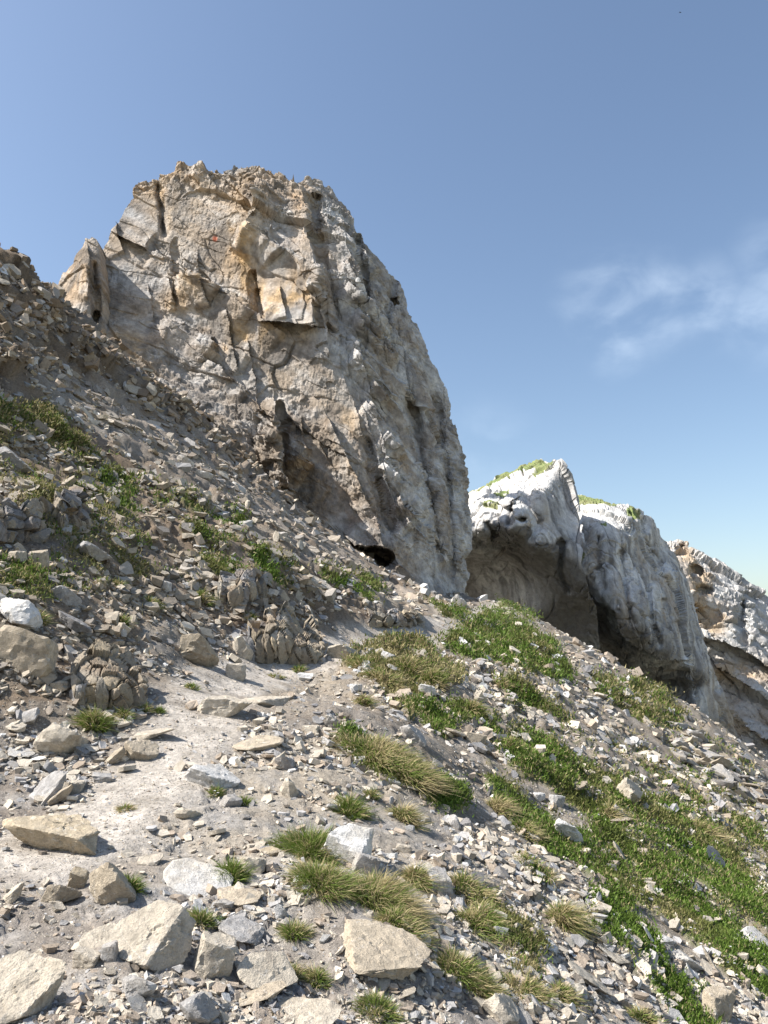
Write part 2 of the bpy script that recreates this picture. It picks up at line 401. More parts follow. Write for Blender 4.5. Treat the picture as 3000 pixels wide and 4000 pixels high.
# colour of the ground, with shade between stones and blades painted in
n1 = fbm(Pf*.7, 4, 400)[:, None]; n2 = fbm(Pf*3.3, 4, 410)[:, None]; n3 = fbm(Pf*9, 3, 420)[:, None]
col = SOIL + (BEIGE-SOIL)*np.clip(.45+.9*n1+.5*n2, 0, 1)
col = col + (GREY-col)*np.clip(.25+1.2*n2, 0, .8)
nearg = sstep(9, 4, nearr)[:, None]; col = col*(np.array([.64, .61, .57])*(1-nearg)+.84*nearg)  # darker ground painted in for the shadow between stones, weaker up close
col = col + (LILAC-col)*(lilac[:, None]*np.clip(.75+n2, 0, 1))
band = sstep(-.05, .25, fbm((Pf @ dip.T)*np.array([.25, .5, 1.6]), 4, 440))[:, None]*upper[:, None]
col = col + (BROWN*1.15-col)*band*np.clip(.75-.55*tm[:, None], 0, 1)*(pxf < 1750)[:, None]
col = col + (BROWN-col)*(brown[:, None]*np.clip(.75+1.5*n1+.8*n2, 0, .95))
EARTH = earth = (inpoly(pxf+wob*2, pyf+wob2*2, [(-400,1500),(150,1560),(600,1850),(1050,2150),(1300,2330),(1200,2420),(900,2450),(600,2420),(250,2750),(-400,2700)])*infront)[:, None]
col = col + (BROWN*1.25-col)*earth*np.clip(.8+1.3*n2+.6*n1, 0, .93)
col = col + (DUST*(1+.35*n3+.25*n2)-col)*tm[:, None]*np.clip(.8+.8*n2, .35, .95)
turf = GREEN*1.1 + (OLIVE*1.2-GREEN)*np.clip(straw[:, None]+.6*n2, 0, 1); turf = turf*.8; turf = turf + (BROWN*.8-turf)*np.clip(.45+n3, .1, .8)  # browned and darkened to paint in the shade between blades
col = col + (turf-col)*(vegm[:, None]*.9)
F = gridfaces(NA, NR)
link('slope_ground', mesh('slope_ground', Pf, F[:, ::-1], M_GROUND, True, np.clip(col, .01, .8)), kind='structure')
# the rest of the mountainside and the valley, out to the horizon
va = np.radians(np.linspace(0, 360, 181)); vr = np.concatenate([np.linspace(.5, 56, 50), np.geomspace(60, 6000, 50)])
VA, VR = np.meshgrid(va, vr, indexing='ij'); VX, VY = VR*np.sin(VA), VR*np.cos(VA)
VZ = Hbase(VX, VY)
VZ = np.where(VR > 200, VZ - 60*(1-np.exp(-(VR-200)/900)), VZ)
a_ = (np.degrees(VA)+180) % 360-180
VZ -= np.where((np.abs(a_) < 44) & (VR < 54), 1.6, np.where((np.abs(a_) < 52) & (VR < 62), .5, .0))
VPt = np.stack([VX, VY, VZ], -1).reshape(-1, 3)
vc = BEIGE*.8 + (OLIVE-BEIGE*.8)*np.clip(.4+fbm(VPt*.05, 4, 430), 0, 1)[:, None]
link('valley_ground', mesh('valley_ground', VPt, gridfaces(181, 100)[:, ::-1], M_GROUND, True, vc), kind='structure')

def hterr(x, y):
    """height of the finished slope (bilinear in the grid)"""
    a = np.interp(np.arctan2(x, y), az, np.arange(NA)); l = np.clip((np.log(np.hypot(x, y))-lr[0])/(lr[1]-lr[0]), 0, NR-1.001)
    i = np.clip(a.astype(int), 0, NA-2); j = l.astype(int); u, v = a-i, l-j
    return TZ[i, j]*(1-u)*(1-v)+TZ[i+1, j]*u*(1-v)+TZ[i, j+1]*(1-u)*v+TZ[i+1, j+1]*u*v
def at(px, py):
    """point of the slope that the photograph shows at this pixel"""
    t = np.exp(np.linspace(math.log(1.8), math.log(52), 1500)); P = unproj(px, py, t)
    b = P[:, 2] < hterr(P[:, 0], P[:, 1])
    i = int(np.argmax(b)) if b.any() else len(t)-1
    return P[i], t[i]
def tnormal(x, y, e=.25):
    gx = (hterr(np.asarray(x+e), np.asarray(y))-hterr(np.asarray(x-e), np.asarray(y)))/(2*e)
    gy = (hterr(np.asarray(x), np.asarray(y+e))-hterr(np.asarray(x), np.asarray(y-e)))/(2*e)
    n = np.stack([-gx, -gy, np.ones_like(gx)], -1); return n/np.linalg.norm(n, axis=-1, keepdims=True)

# ------------------------------------------------------------------ the cliffs
def resample(pts, n):
    p = np.array(pts, float); s = np.concatenate([[0], np.cumsum(np.hypot(*np.diff(p, axis=0).T))]); t = np.linspace(0, s[-1], n)
    return np.stack([np.interp(t, s, p[:, 0]), np.interp(t, s, p[:, 1])], 1)
def cliff(name, left, top, right, bottom, nu, nv, depth, feats, rockf, colf, label=None, cat=None, rim=10, back=9.0, wrap=('t', 'l', 'r'), parent=None, lam=1e-4, shade_smooth=False, mat=None):
    """rock mass: a front sheet whose outline is (left up, top, right down, bottom) and whose distance follows
    depth; its sides and top turn away to the back.  feats add ledges, corners, cracks and hollows."""
    T = resample(top, nu); B = resample(bottom, nu); L = resample(left[::-1], nv); Rr = resample(right, nv)   # top -> bottom
    u = np.linspace(0, 1, nu)[:, None, None]; v = np.linspace(0, 1, nv)[None, :, None]
    P = (1-v)*T[:, None]+v*B[:, None]+(1-u)*L[None]+u*Rr[None]-((1-u)*(1-v)*T[0]+u*(1-v)*T[-1]+(1-u)*v*B[0]+u*v*B[-1])
    px, py = P[..., 0], P[..., 1]
    dep = np.array(depth, float)
    D = TPS(dep[:, :2]/500, dep[:, 2], lam)(np.stack([px.ravel(), py.ravel()], 1)/500).reshape(px.shape)
    q = np.stack([px.ravel()/60, py.ravel()/60, np.zeros(px.size)], 1)
    jx = (fbm(q, 4, 901)*9).reshape(px.shape); jy = (fbm(q+5, 4, 902)*9).reshape(px.shape)
    for f in feats:
        kind, pts, amp, wid = f[:4]
        if kind == 'dent':
            (cx, cy), (rx, ry) = pts
            r = np.hypot((px+jx-cx)/rx, (py+jy-cy)/ry); D = D+amp*(1-sstep(.45, 1.0, r))
            continue
        dist, side, al = pline_dist(px+jx, py+jy, pts)
        win = sstep(-.02, .12, al)*(1-sstep(.88, 1.02, al)) if len(f) < 5 else 1
        endfade = 1-sstep(wid*.3, wid*1.5, dist)
        if kind == 'groove': D = D+amp*win*np.exp(-(dist/wid)**2)
        elif kind == 'step':      # left of the walking direction stands forward by amp, fading over wid
            sgn = side*dist; prof = np.where(sgn < 0, np.clip(1-dist/(wid*1.5), 0, 1), 0)
            D = D-amp*win*prof
    # rims that turn away
    W = unproj(px, py, D)
    def norms(W):
        gu = np.gradient(W, axis=0); gv = np.gradient(W, axis=1); n = np.cross(gv, gu); n /= np.linalg.norm(n, axis=-1, keepdims=True)+1e-9
        s = np.sign((n*W).sum(-1, keepdims=True)); return -n*np.where(s == 0, 1, s)
    nn = norms(W)
    for _ in range(6):
        nn[1:-1, 1:-1] = (nn[1:-1, 1:-1]*2+nn[2:, 1:-1]+nn[:-2, 1:-1]+nn[1:-1, 2:]+nn[1:-1, :-2])/6
    nn /= np.linalg.norm(nn, axis=-1, keepdims=True)
    disp, aux = rockf(W.reshape(-1, 3), px.ravel(), py.ravel())
    W = W+nn*disp.reshape(px.shape)[..., None]
    colr = colf(W.reshape(-1, 3), px.ravel(), py.ravel(), nn.reshape(-1, 3), aux).reshape(*px.shape, 3)
    cx, cz = W[..., 0].mean(), W[..., 2].mean()
    ks = np.linspace(0, 1, rim+1)[1:]
    def extend(W, colr, edge, dirv):
        # rows beyond the rim: each steps back and pulls inward
        rows, cr = [], []
        E = W[0] if edge == 'l' else W[-1] if edge == 'r' else W[:, 0]
        Cc = colr[0] if edge == 'l' else colr[-1] if edge == 'r' else colr[:, 0]
        for k in ks:
            Q = E.copy(); ang = k*math.pi*.55
            fw = np.array([0, math.sin(ang)*back, 0]); inn = (1-math.cos(ang))*back*.55
            Q = Q+fw+np.array(dirv)*inn
            Q = Q+.25*k*np.stack([vnoise(Q*1.1, 950), vnoise(Q*1.1+4, 951), vnoise(Q*1.1+8, 952)], 1)
            rows.append(Q); cr.append(Cc)
        if edge == 'r': return np.concatenate([W, np.stack(rows, 0)], 0), np.concatenate([colr, np.stack(cr, 0)], 0)
        if edge == 'l': return np.concatenate([np.stack(rows[::-1], 0), W], 0), np.concatenate([np.stack(cr[::-1], 0), colr], 0)
        return np.concatenate([np.stack(rows[::-1], 1), W], 1), np.concatenate([np.stack(cr[::-1], 1), colr], 1)
    if 'l' in wrap: W, colr = extend(W, colr, 'l', (1, 0, 0))
    if 'r' in wrap: W, colr = extend(W, colr, 'r', (-1, 0, 0))
    if 't' in wrap: W, colr = extend(W, colr, 't', (0, 0, -1))
    a, b = W.shape[:2]
    me = mesh(name, W.reshape(-1, 3), gridfaces(a, b), mat or M_CLIFF, shade_smooth, np.clip(colr.reshape(-1, 3), .02, .8))
    return link(name, me, parent, label=label, cat=cat), (px, py, W)

VERT = np.array([1.0, 1.0, .28])          # stretches noise up and down
CALM = [[(690,1055),(1000,1195),(1005,1330),(860,1330),(690,1230)], [(945,855),(1115,975),(1180,1040),(1245,1260),(1020,1250),(1005,1080),(930,1000)], [(645,1235),(850,1340),(840,1400),(720,1400),(640,1330)], [(425,905),(565,985),(670,1080),(640,1190),(430,1150)], [(450,830),(520,760),(610,730),(620,900),(560,960),(450,880)], [(1090,1680),(1250,1720),(1380,2000),(1400,2120),(1180,1960),(1110,1860)], [(1290,1100),(1380,1100),(1400,1250),(1340,1260)]]
def rock_tower(P, px, py):
    Q = P @ dip.T
    right = sstep(-40, 120, px-np.interp(py, [650, 1150, 1450, 1800, 2300], [1190, 1235, 1290, 1430, 1590]))
    f1, g1 = facets(Q*np.array([.11, .22, .42]), 500, .6, .45, .15); f2, g2 = facets(Q*np.array([.28, .7, 1.15]), 510, .55, .45, .15)
    f3, g3 = facets(P*np.array([2.4, 2.4, 1.3]), 520, .5, .4, .25); f4, g4 = facets(Q*np.array([5., 5., 6.]), 530, .5, .4, .25)
    fl = ridged(P*np.array([.55, .55, .10]), 3, 540)
    smoothf = np.clip(fbm(P*.12, 2, 545)*2+.75, .35, 1)      # calm slabs beside broken ground
    wx = fbm(P*.5, 3, 546)*25
    for z in CALM: smoothf = np.where(inpoly(px+wx, py+wx, z), .16, smoothf)
    rib = 1-2*np.abs(vnoise(P*np.array([.42, .42, .07])+.35*vnoise(P*.3, 541)[:, None], 542))
    brk = sstep(-.12, .28, fbm(P*.23, 3, 548))                # where the face is shattered rather than whole
    d = .60*f1*(1-.35*right)*(.3+.7*smoothf) + (.12+.20*brk)*f2*smoothf*(1-.3*right) + (.05+.11*brk)*f3*smoothf*(1-.35*right) + (.03+.05*brk)*f4*(.25+.75*smoothf) + right*(.08*fl+.05*rib)
    d -= (1-sstep(.0, .04, g1))*.10*sstep(-.05, .2, fbm(P*.5, 2, 549)) + (1-sstep(.0, .05, g2))*.04*sstep(.0, .25, fbm(P*.9, 2, 551))*smoothf
    d += (.025+.05*brk)*fbm(P*np.array([3.2, 3.2, 1.6]), 4, 552)
    ww = .6*np.stack([vnoise(P*.4, 553), vnoise(P*.4+3, 554), vnoise(P*.4+6, 555)], 1)
    d -= np.clip(1-np.abs(vnoise((P+ww)*np.array([.4, .4, .12]), 556))/.04, 0, 1)*.18*right+np.clip(1-np.abs(vnoise((P+ww)*np.array([1.2, 1.2, .45]), 557))/.08, 0, 1)*.07*right+.035*(.3+.7*smoothf)*ridged(P*np.array([4.5, 4.5, 3.0]), 3, 558)
    d += .05*ridged(P*np.array([2.6, 2.6, 1.4]), 3, 560)*(.2+.8*smoothf)*brk
    # broken rubbly ground low on the tower and along the summit
    low = inpoly(px, py, [(200,1250),(700,1400),(1150,1500),(1350,1700),(1450,2000),(1600,2400),(200,2400)])
    d += low*.13*ridged(P*1.5, 4, 570) + sstep(800, 700, py)*(.35*fbm(P*1.3, 3, 575)+.2*f3)
    return d, (right, smoothf, g2, low)
def col_tower(P, px, py, n, aux):
    right, sm, g2, low = aux
    a = fbm(P*.16, 4, 600)[:, None]; b_ = fbm(P*.7, 4, 610)[:, None]; c_ = fbm(P*np.array([.8, .8, .12]), 4, 620)[:, None]
    e = fbm(P*2.6, 3, 630)[:, None]
    col = TAN*1.05+(GREY*1.02-TAN)*np.clip(.48+1.9*a+1.1*b_, 0, 1)
    def blob(cx, cy, rx, ry): return np.exp(-(((px-cx)/rx)**2+((py-cy)/ry)**2))[:, None]
    st = blob(960, 1000, 70, 180)+blob(1150, 1190, 130, 120)+blob(760, 1180, 120, 130)+.8*blob(670, 790, 60, 120)+.7*blob(520, 1370, 120, 120)+.6*blob(960, 1330, 120, 60)+.7*blob(1400, 1620, 70, 60)+.5*blob(1330, 1000, 40, 200)+.4*blob(1280, 1850, 100, 160)
    wz = np.clip((fbm(P*.13+5, 3, 605)[:, None]+.10)*3.0, 0, 1)*(1-right[:, None])
    col = col+(np.array([.45, .31, .185])-col)*wz*.8
    stf = np.clip(1.15*st*(.85+2.2*c_+.8*b_), 0, .92)
    col = col+(ORANGE*1.05-col)*stf
    gs = blob(690, 1290, 150, 70)+.9*blob(840, 1170, 90, 60)+.9*blob(1060, 980, 60, 110)+.8*blob(600, 1110, 90, 60)+.7*blob(1120, 850, 60, 90)
    col = col+(GREY*1.2-col)*np.clip(gs*(.8+2.0*c_), 0, .9)
    col = col+(ROSE-col)*np.clip((blob(1330, 2000, 150, 130)+.8*blob(1150, 1650, 80, 60))*(.5+1.2*b_), 0, .7)
    rr = right[:, None]
    col = col+(GREY*1.2-col)*np.clip(rr*(.72+1.3*c_), 0, .94)
    col = col+(TAN*.72-col)*np.clip(low[:, None]*(.5+1.2*b_), 0, .85)
    led = fbm((P @ dip.T)*np.array([.22, .45, 1.3]), 4, 645)[:, None]
    col = col+(PALE*1.05-col)*np.clip((led-.06)*3, 0, 1)*(.30+.45*rr)
    col = col+(BROWN*1.25-col)*np.clip((-led-.10)*3, 0, 1)*(.55-.2*rr)
    pal = np.clip((fbm(P*.9, 4, 640)[:, None]-.10)*3.2, 0, 1)*(.38+.42*rr)
    col = col+(PALE-col)*pal
    dk = np.clip((fbm(P*np.array([1.1, 1.1, .5]), 4, 650)[:, None]-.10)*3.4, 0, 1)*(.7-.3*rr)
    col = col+(np.array([.17, .15, .13])-col)*dk
    red = np.exp(-(((px-835)/10)**2+((py-925)/12)**2))[:, None]; col = col+(np.array([.45, .10, .04])-col)*np.clip(red*1.3-.2, 0, .8)
    e = e+.9*fbm(P*7, 2, 631)[:, None]
    return col*(.86+.26*e)

tower_left = [(205,1300),(255,1180),(330,1080),(392,992),(424,938),(433,893),(470,853),(494,799),(519,757),(548,724)]
tower_top = [(548,724),(590,712),(621,708),(632,690),(665,694),(693,681),(702,662),(725,655),(745,668),(778,668),(800,662),(820,676),(844,672),(880,668),(904,660),(913,637),(922,640),(930,658),(966,644),(1000,648),(1020,660),(1060,664),(1075,674),(1120,690),(1165,702),(1178,686),(1195,684),(1207,704),(1220,740),(1237,757)]
tower_right = [(1237,757),(1262,760),(1286,757),(1320,772),(1346,793),(1368,815),(1376,841),(1392,900),(1404,925),(1460,986),(1500,1030),(1521,1064),(1563,1106),(1585,1140),(1593,1166),(1602,1227),(1635,1257),(1656,1317),(1684,1402),(1715,1470),(1744,1522),(1768,1600),(1774,1663),(1804,1771),(1806,1840),(1822,1910),(1831,2012),(1831,2103),(1826,2160),(1829,2223),(1822,2332),(1826,2480)]
tower_bottom = [(205,1300),(330,1400),(500,1520),(700,1640),(900,1760),(1075,1940),(1260,2140),(1412,2260),(1527,2330),(1623,2390),(1756,2470),(1826,2480)]
tower_depth = [(548,724,50),(430,900,47.5),(300,1150,44),(205,1300,42),(700,680,49.5),(900,660,49),(1200,720,48.5),(1346,793,49.5),(1520,1064,48.5),(1650,1310,47.5),(1768,1600,46.5),(1820,1910,45),(1831,2200,43),(1826,2480,42),
 (1200,950,44.8),(1230,1150,43.2),(1270,1450,41.2),(1400,1800,39),(1560,2200,37.4),(800,1200,44.6),(600,1000,46.5),(900,900,46.4),(1050,1000,44.8),(700,1450,41.6),(1000,1500,41.8),(1000,1720,39.4),(1150,1900,38.8),(1200,1700,40),
 (500,1520,38.6),(900,1760,37.2),(1260,2140,36.8),(1527,2330,36.4),(1700,2440,36.8),(1350,2000,38.4),(1440,1300,44.3),(1600,1650,43.6),(1680,2000,41),(1700,2250,39.5)]
tower_feats = [('groove', [(618,712),(632,800),(645,930)], .9, 12), ('step', [(1000,700),(985,770),(950,850),(880,975)], 1.5, 90),
 ('step', [(567,975),(500,940),(425,898)], -.0, 60), ('step', [(425,898),(500,940),(575,980)], .9, 70), ('groove', [(684,920),(684,1060),(683,1195)], .45, 8),
 ('step', [(1010,1190),(850,1110),(690,1048)], 1.0, 110), ('step', [(860,1345),(760,1270),(640,1228)], .9, 100),
 ('step', [(1010,1252),(1120,1262),(1245,1272)], 1.3, 120), ('step', [(1120,970),(1040,890),(945,850)], 1.0, 120),
 ('step', [(1030,1240),(1010,1140),(1000,1050)], -.9, 30), ('groove', [(1010,1120),(1026,1245)], .5, 10),
 ('groove', [(1195,740),(1262,1022),(1300,1170),(1340,1300)], .9, 16), ('step', [(1180,730),(1245,1000),(1270,1250),(1300,1420)][::-1], .9, 60),
 ('step', [(1380,905),(1400,1000),(1430,1180)][::-1], .8, 60), ('groove', [(1392,905),(1420,1040),(1445,1190)], 1.1, 13),
 ('step', [(1630,1560),(1500,1440),(1365,1310)], .9, 60), ('step', [(1560,1420),(1480,1330),(1400,1240)], .7, 50), ('step', [(1600,1790),(1520,1650),(1440,1560)], .8, 60),
 ('step', [(1073,1540),(1092,1700),(1105,1840),(1150,1930)][::-1], 2.0, 70), ('groove', [(1090,1560),(1108,1720),(1120,1850)], .7, 15),
 ('step', [(1330,2080),(1412,2150),(1540,2205)], 1.2, 70), ('dent', ((1468,2178), (82, 44)), 4.2, 0), ('dent', ((1385,2150), (55, 22)), 2.2, 0),
 ('step', [(1270,1600),(1380,1830),(1450,1980),(1530,2200)][::-1], .8, 40), ('groove', [(1420,1700),(1480,1900),(1540,2100)], .8, 16), ('groove', [(1590,1500),(1640,1750),(1690,2000),(1720,2250)], 1.0, 20),
 ('groove', [(1690,1500),(1730,1750),(1755,2000),(1770,2300)], .8, 16), ('dent', ((1545,1178), (16, 14)), 1.2, 0), ('groove', [(1235,750),(1232,820),(1250,900)], 1.2, 16), ('groove', [(1530,1000),(1545,1100),(1500,1300)], .7, 12)]
_ar = [(1200,760),(1235,1000),(1255,1200),(1290,1450),(1400,1780),(1500,2050),(1590,2330)]; _si = [(1346,793),(1460,986),(1593,1166),(1684,1402),(1790,1720),(1831,2050),(1822,2380)]
_r = random.Random(5)
for f in (.1, .2, .31, .42, .54, .66, .78, .89):
    t0, t1 = _r.uniform(-.1, .3), _r.uniform(.65, 1.1)
    pts = [((1-f)*a[0]+f*b[0]+_r.uniform(-14, 14), (1-f)*a[1]+f*b[1]) for k, (a, b) in enumerate(zip(_ar, _si)) if t0 <= k/6 <= t1]
    tower_feats.append(('step', pts[::-1], _r.uniform(.15, .45), _r.uniform(40, 110)))
for k in range(12):      # pale ledges that climb to the left across the right-hand half
    x, y = 1290+k*26+_r.uniform(-40, 40), 900+k*115+_r.uniform(-40, 40)
    tower_feats.append(('step', [(x+170, y+190), (x+90, y+95), (x, y)], _r.uniform(.6, 1.2), _r.uniform(40, 80)))
for k in range(13):     # bedding ledges across the front, climbing to the left
    x, y = _r.uniform(430, 1020), 800+k*85+_r.uniform(-30, 30); l = _r.uniform(140, 330); a = math.radians(_r.uniform(26, 40))
    x = max(x, 430+(y-1000)*.9) if y > 1000 else x
    tower_feats.append(('step', [(x+l*math.cos(a), y+l*math.sin(a)), (x+l*.5*math.cos(a)+_r.uniform(-8, 8), y+l*.5*math.sin(a)), (x, y)], _r.uniform(.35, .8), _r.uniform(50, 110)))
for k in range(8):      # upright joints
    x, y = 480+k*100+_r.uniform(-30, 30), _r.uniform(750, 1250)+k*60; l = _r.uniform(120, 300)
    tower_feats.append(('step', [(x+l*.12, y+l), (x+_r.uniform(-10, 10), y+l*.5), (x-l*.06, y)], _r.uniform(.25, .6), _r.uniform(40, 90)))
tw = bpy.data.objects.new('rock_tower', None); C.objects.link(tw); tw.location = (0, 40, 4)
tw['label'] = 'tall tan and grey limestone tower with orange stains rising above the scree'; tw['category'] = 'rock tower'
def attach(o, parent):
    o.parent = parent; o.matrix_parent_inverse = Matrix.Translation(-Vector(parent.location))
o, _ = cliff('rock_face', tower_left, tower_top, tower_right, tower_bottom, 430, 520, tower_depth, tower_feats, rock_tower, col_tower, back=5.0)
attach(o, tw)
# the needle on its left shoulder
def rock_needle(P, px, py):
    d, aux = rock_tower(P, px*0+700, py*0+1000); return d*.7, (aux[0]*0, aux[1], aux[2], aux[3]*False)
o, _ = cliff('needle', [(200,1330),(212,1150),(245,1080),(280,1034),(315,968),(335,930)], [(335,930),(348,936),(360,928),(376,936)], [(376,936),(388,965),(392,1010),(400,1100),(420,1250),(430,1420)], [(200,1330),(300,1380),(430,1420)], 90, 190,
  [(335,930,44.2),(376,936,44.3),(212,1150,43),(280,1034,43.4),(330,1050,41.6),(345,1200,40.6),(300,1200,40.8),(395,1050,43.2),(420,1250,42.6),(200,1330,41),(320,1390,39),(430,1420,42)],
  [('groove', [(365,1010),(372,1150),(378,1260)], 1.0, 14), ('dent', ((365,1250), (22, 40)), 1.6, 0), ('step', [(345,950),(350,1050),(345,1180)][::-1], .5, 40)], rock_needle, lambda P, px, py, n, a: col_tower(P, px*0+700, py*0+1000, n, a)*.95, back=4)
attach(o, tw)

def rock_white(P, px, py):
    Q = P @ dip.T
    f1, g1 = facets(P*np.array([.24, .24, .11]), 700, .5, .4, .2); f2, g2 = facets(P*np.array([.7, .7, .28]), 710, .45, .4, .25); f3, g3 = facets(P*np.array([2.0, 2.0, .9]), 720, .5, .4, .25)
    fl = ridged(P*np.array([.5, .5, .13]), 4, 730)
    f4, g4 = facets(P*np.array([4., 4., 3.]), 725, .5, .4)
    cr = 1-2*np.abs(vnoise(P*np.array([.75, .75, .12])+.4*vnoise(P*.35, 731)[:, None], 732))
    brk = sstep(-.1, .3, fbm(P*.2, 3, 733)); ww = .5*np.stack([vnoise(P*.5, 736), vnoise(P*.5+3, 737), vnoise(P*.5+6, 738)], 1)
    crs = np.clip(1-np.abs(vnoise((P+ww)*np.array([.55, .55, .10]), 739))/.07, 0, 1)*.38+np.clip(1-np.abs(vnoise((P+ww)*np.array([1.5, 1.5, .3]), 744))/.10, 0, 1)*.13
    d = .50*f1+(.10+.16*brk)*f2+(.03+.06*brk)*f3+(.015+.03*brk)*f4+.13*fl+.12*cr+.05*fbm(P*np.array([2.5, 2.5, .8]), 4, 734)
    d -= (1-sstep(0, .05, g1))*.35*sstep(-.1, .2, fbm(P*.4, 2, 735))+(1-sstep(0, .06, g2))*.12*brk+crs
    d = d*(1-.6*sstep(2110, 2200, py)*(px < 2300))+.12*ridged(P*np.array([.9, .9, .6]), 3, 748)*sstep(2110, 2200, py)
    return d, g2
def grassy(px, py, P, zones):
    v = np.zeros(len(px)); wx = fbm(P*.8, 3, 760)*26; wy = fbm(P*.8+7, 3, 761)*20
    for z in zones: v = np.maximum(v, inpoly(px+wx, py+wy, z)*1.0)
    return v
GZ_A = [[(1600,2050),(1700,1990),(1818,1940),(1938,1860),(2051,1806),(2119,1790),(2170,1800),(2130,1840),(2080,1826),(2010,1842),(1940,1885),(1830,1955),(1700,2030)], [(1930,1930),(1990,1915),(1985,1945),(1940,1948)], [(1890,1965),(1950,1955),(1940,1985)], [(2085,1830),(2120,1825),(2110,1870),(2085,1860)]]
GZ_B = [[(2240,1920),(2330,1940),(2420,1972),(2380,1990),(2300,1975),(2250,1968)], [(2450,1985),(2495,2000),(2480,2025),(2452,2015)], [(2262,2180),(2285,2150),(2282,2210),(2265,2225)], [(2340,2050),(2370,2045),(2360,2070)]]
def col_white(zones):
    def f(P, px, py, n, g2):
        a = fbm(P*.18, 4, 770)[:, None]; c_ = fbm(P*np.array([1.0, 1.0, .13]), 4, 780)[:, None]; b_ = fbm(P*.9, 4, 790)[:, None]
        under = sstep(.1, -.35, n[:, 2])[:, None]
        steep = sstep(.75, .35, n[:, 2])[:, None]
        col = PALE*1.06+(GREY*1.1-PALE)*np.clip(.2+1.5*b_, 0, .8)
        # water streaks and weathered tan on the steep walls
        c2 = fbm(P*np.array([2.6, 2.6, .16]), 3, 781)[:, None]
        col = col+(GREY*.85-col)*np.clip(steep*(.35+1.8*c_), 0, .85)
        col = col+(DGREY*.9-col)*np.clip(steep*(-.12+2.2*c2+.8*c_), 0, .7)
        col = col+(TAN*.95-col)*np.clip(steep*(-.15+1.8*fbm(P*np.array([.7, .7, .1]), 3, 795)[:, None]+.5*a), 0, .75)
        col = col+(np.array([.165, .15, .135])-col)*np.clip(under*(.85+a), 0, .95)  # overhang shade painted into the colour of rock that faces down
        v = grassy(px, py, P, zones)[:, None]
        g = OLIVE*1.15+(GREEN-OLIVE)*np.clip(.3+b_, 0, 1)
        return col+(g-col)*v*.9
    return f
A_left = [(1690,2560),(1690,2300),(1690,2020)]
A_top = [(1690,2020),(1760,1980),(1818,1947),(1880,1905),(1938,1866),(2000,1836),(2051,1813),(2085,1802),(2119,1797),(2145,1802),(2160,1797),(2187,1801),(2198,1812)]
A_right = [(2198,1812),(2210,1836),(2225,1896),(2240,1940),(2258,2000),(2272,2060),(2280,2130),(2270,2200),(2295,2280),(2330,2380),(2340,2500),(2370,2760)]
A_bot = [(1690,2560),(1900,2600),(2100,2680),(2370,2760)]
A_dep = [(1690,2020,62),(1850,1990,57.2),(1960,1960,56.3),(1818,1947,63),(1938,1866,63),(2051,1813,62.5),(2119,1797,61),(2187,1801,58.5),(1840,2075,54),(1916,2055,53),(1900,1930,58.5),(2020,1900,57.6),(2060,1860,59),(2006,2085,52.3),(2097,2140,52.4),(2164,2145,52.6),(2277,2290,53),(2150,1960,54.3),(2130,2050,53.3),(2215,2050,54.2),(2250,2010,56),(2225,1900,58),(2100,1900,55.2),
 (1830,2150,57.5),(1830,2200,60.5),(1830,2300,63),(1950,2300,61.5),(1960,2160,58),(2040,2220,58.6),(2120,2250,56.3),(2100,2400,58),(2240,2380,56.5),(2280,2500,57.5),(1690,2560,64),(2100,2660,60),(2370,2760,59),(1950,2440,62),(2330,2380,55)]
A_feat = [('groove', [(2070,1860),(2060,1960),(2090,2050),(2060,2120)], .9, 22), ('step', [(1960,1990),(2000,1960),(2020,2040),(1990,2070)], .7, 40), ('groove', [(2000,1960),(1990,2060)], .9, 12), ('dent', ((2040,2030), (24, 16)), 1.3, 0), ('groove', [(2180,2100),(2200,2250),(2230,2330)], .8, 16), ('groove', [(1900,2030),(1925,2110)], 1.0, 12), ('dent', ((1990,1965), (26,36)), -.8, 0)]
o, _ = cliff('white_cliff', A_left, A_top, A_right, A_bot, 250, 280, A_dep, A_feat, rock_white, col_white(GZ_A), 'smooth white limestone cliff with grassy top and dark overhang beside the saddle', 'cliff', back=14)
B_left = [(2215,2900),(2225,2500),(2225,2200),(2232,1940)]
B_top = [(2232,1940),(2247,1926),(2285,1935),(2323,1949),(2360,1956),(2406,1975),(2440,1978),(2466,1994),(2490,1996),(2504,2005),(2530,2022),(2549,2039)]
B_right = [(2549,2039),(2571,2084),(2594,2130),(2625,2165),(2647,2197),(2684,2258),(2698,2300),(2707,2340),(2710,2400),(2716,2440),(2738,2490),(2760,2529),(2780,2600),(2797,2664),(2825,2740),(2858,2815),(2880,2900),(2920,3010)]
B_bot = [(2215,2900),(2500,2960),(2700,3000),(2920,3010)]
B_dep = [(2232,1940,66),(2323,1949,65),(2406,1975,64),(2466,1994,64.5),(2549,2039,66.5),(2594,2130,68),(2647,2197,68.5),(2700,2330,69),(2260,2100,60.5),(2300,2060,60),(2350,2020,60.5),(2290,2250,57.2),(2380,2200,57),(2398,2370,56.2),(2430,2460,56.6),(2550,2545,58),(2620,2565,59),(2690,2565,62),(2480,2100,61),(2500,2250,58.8),(2600,2300,61.2),(2650,2420,61.4),
 (2300,2420,61.5),(2400,2600,63),(2550,2700,65),(2640,2660,65),(2750,2720,63.5),(2225,2500,60),(2716,2440,67),(2760,2529,67),(2800,2664,67),(2880,2900,67),(2215,2900,61),(2500,2960,62),(2700,3000,64),(2680,2800,62.5),(2730,2620,62.8)]
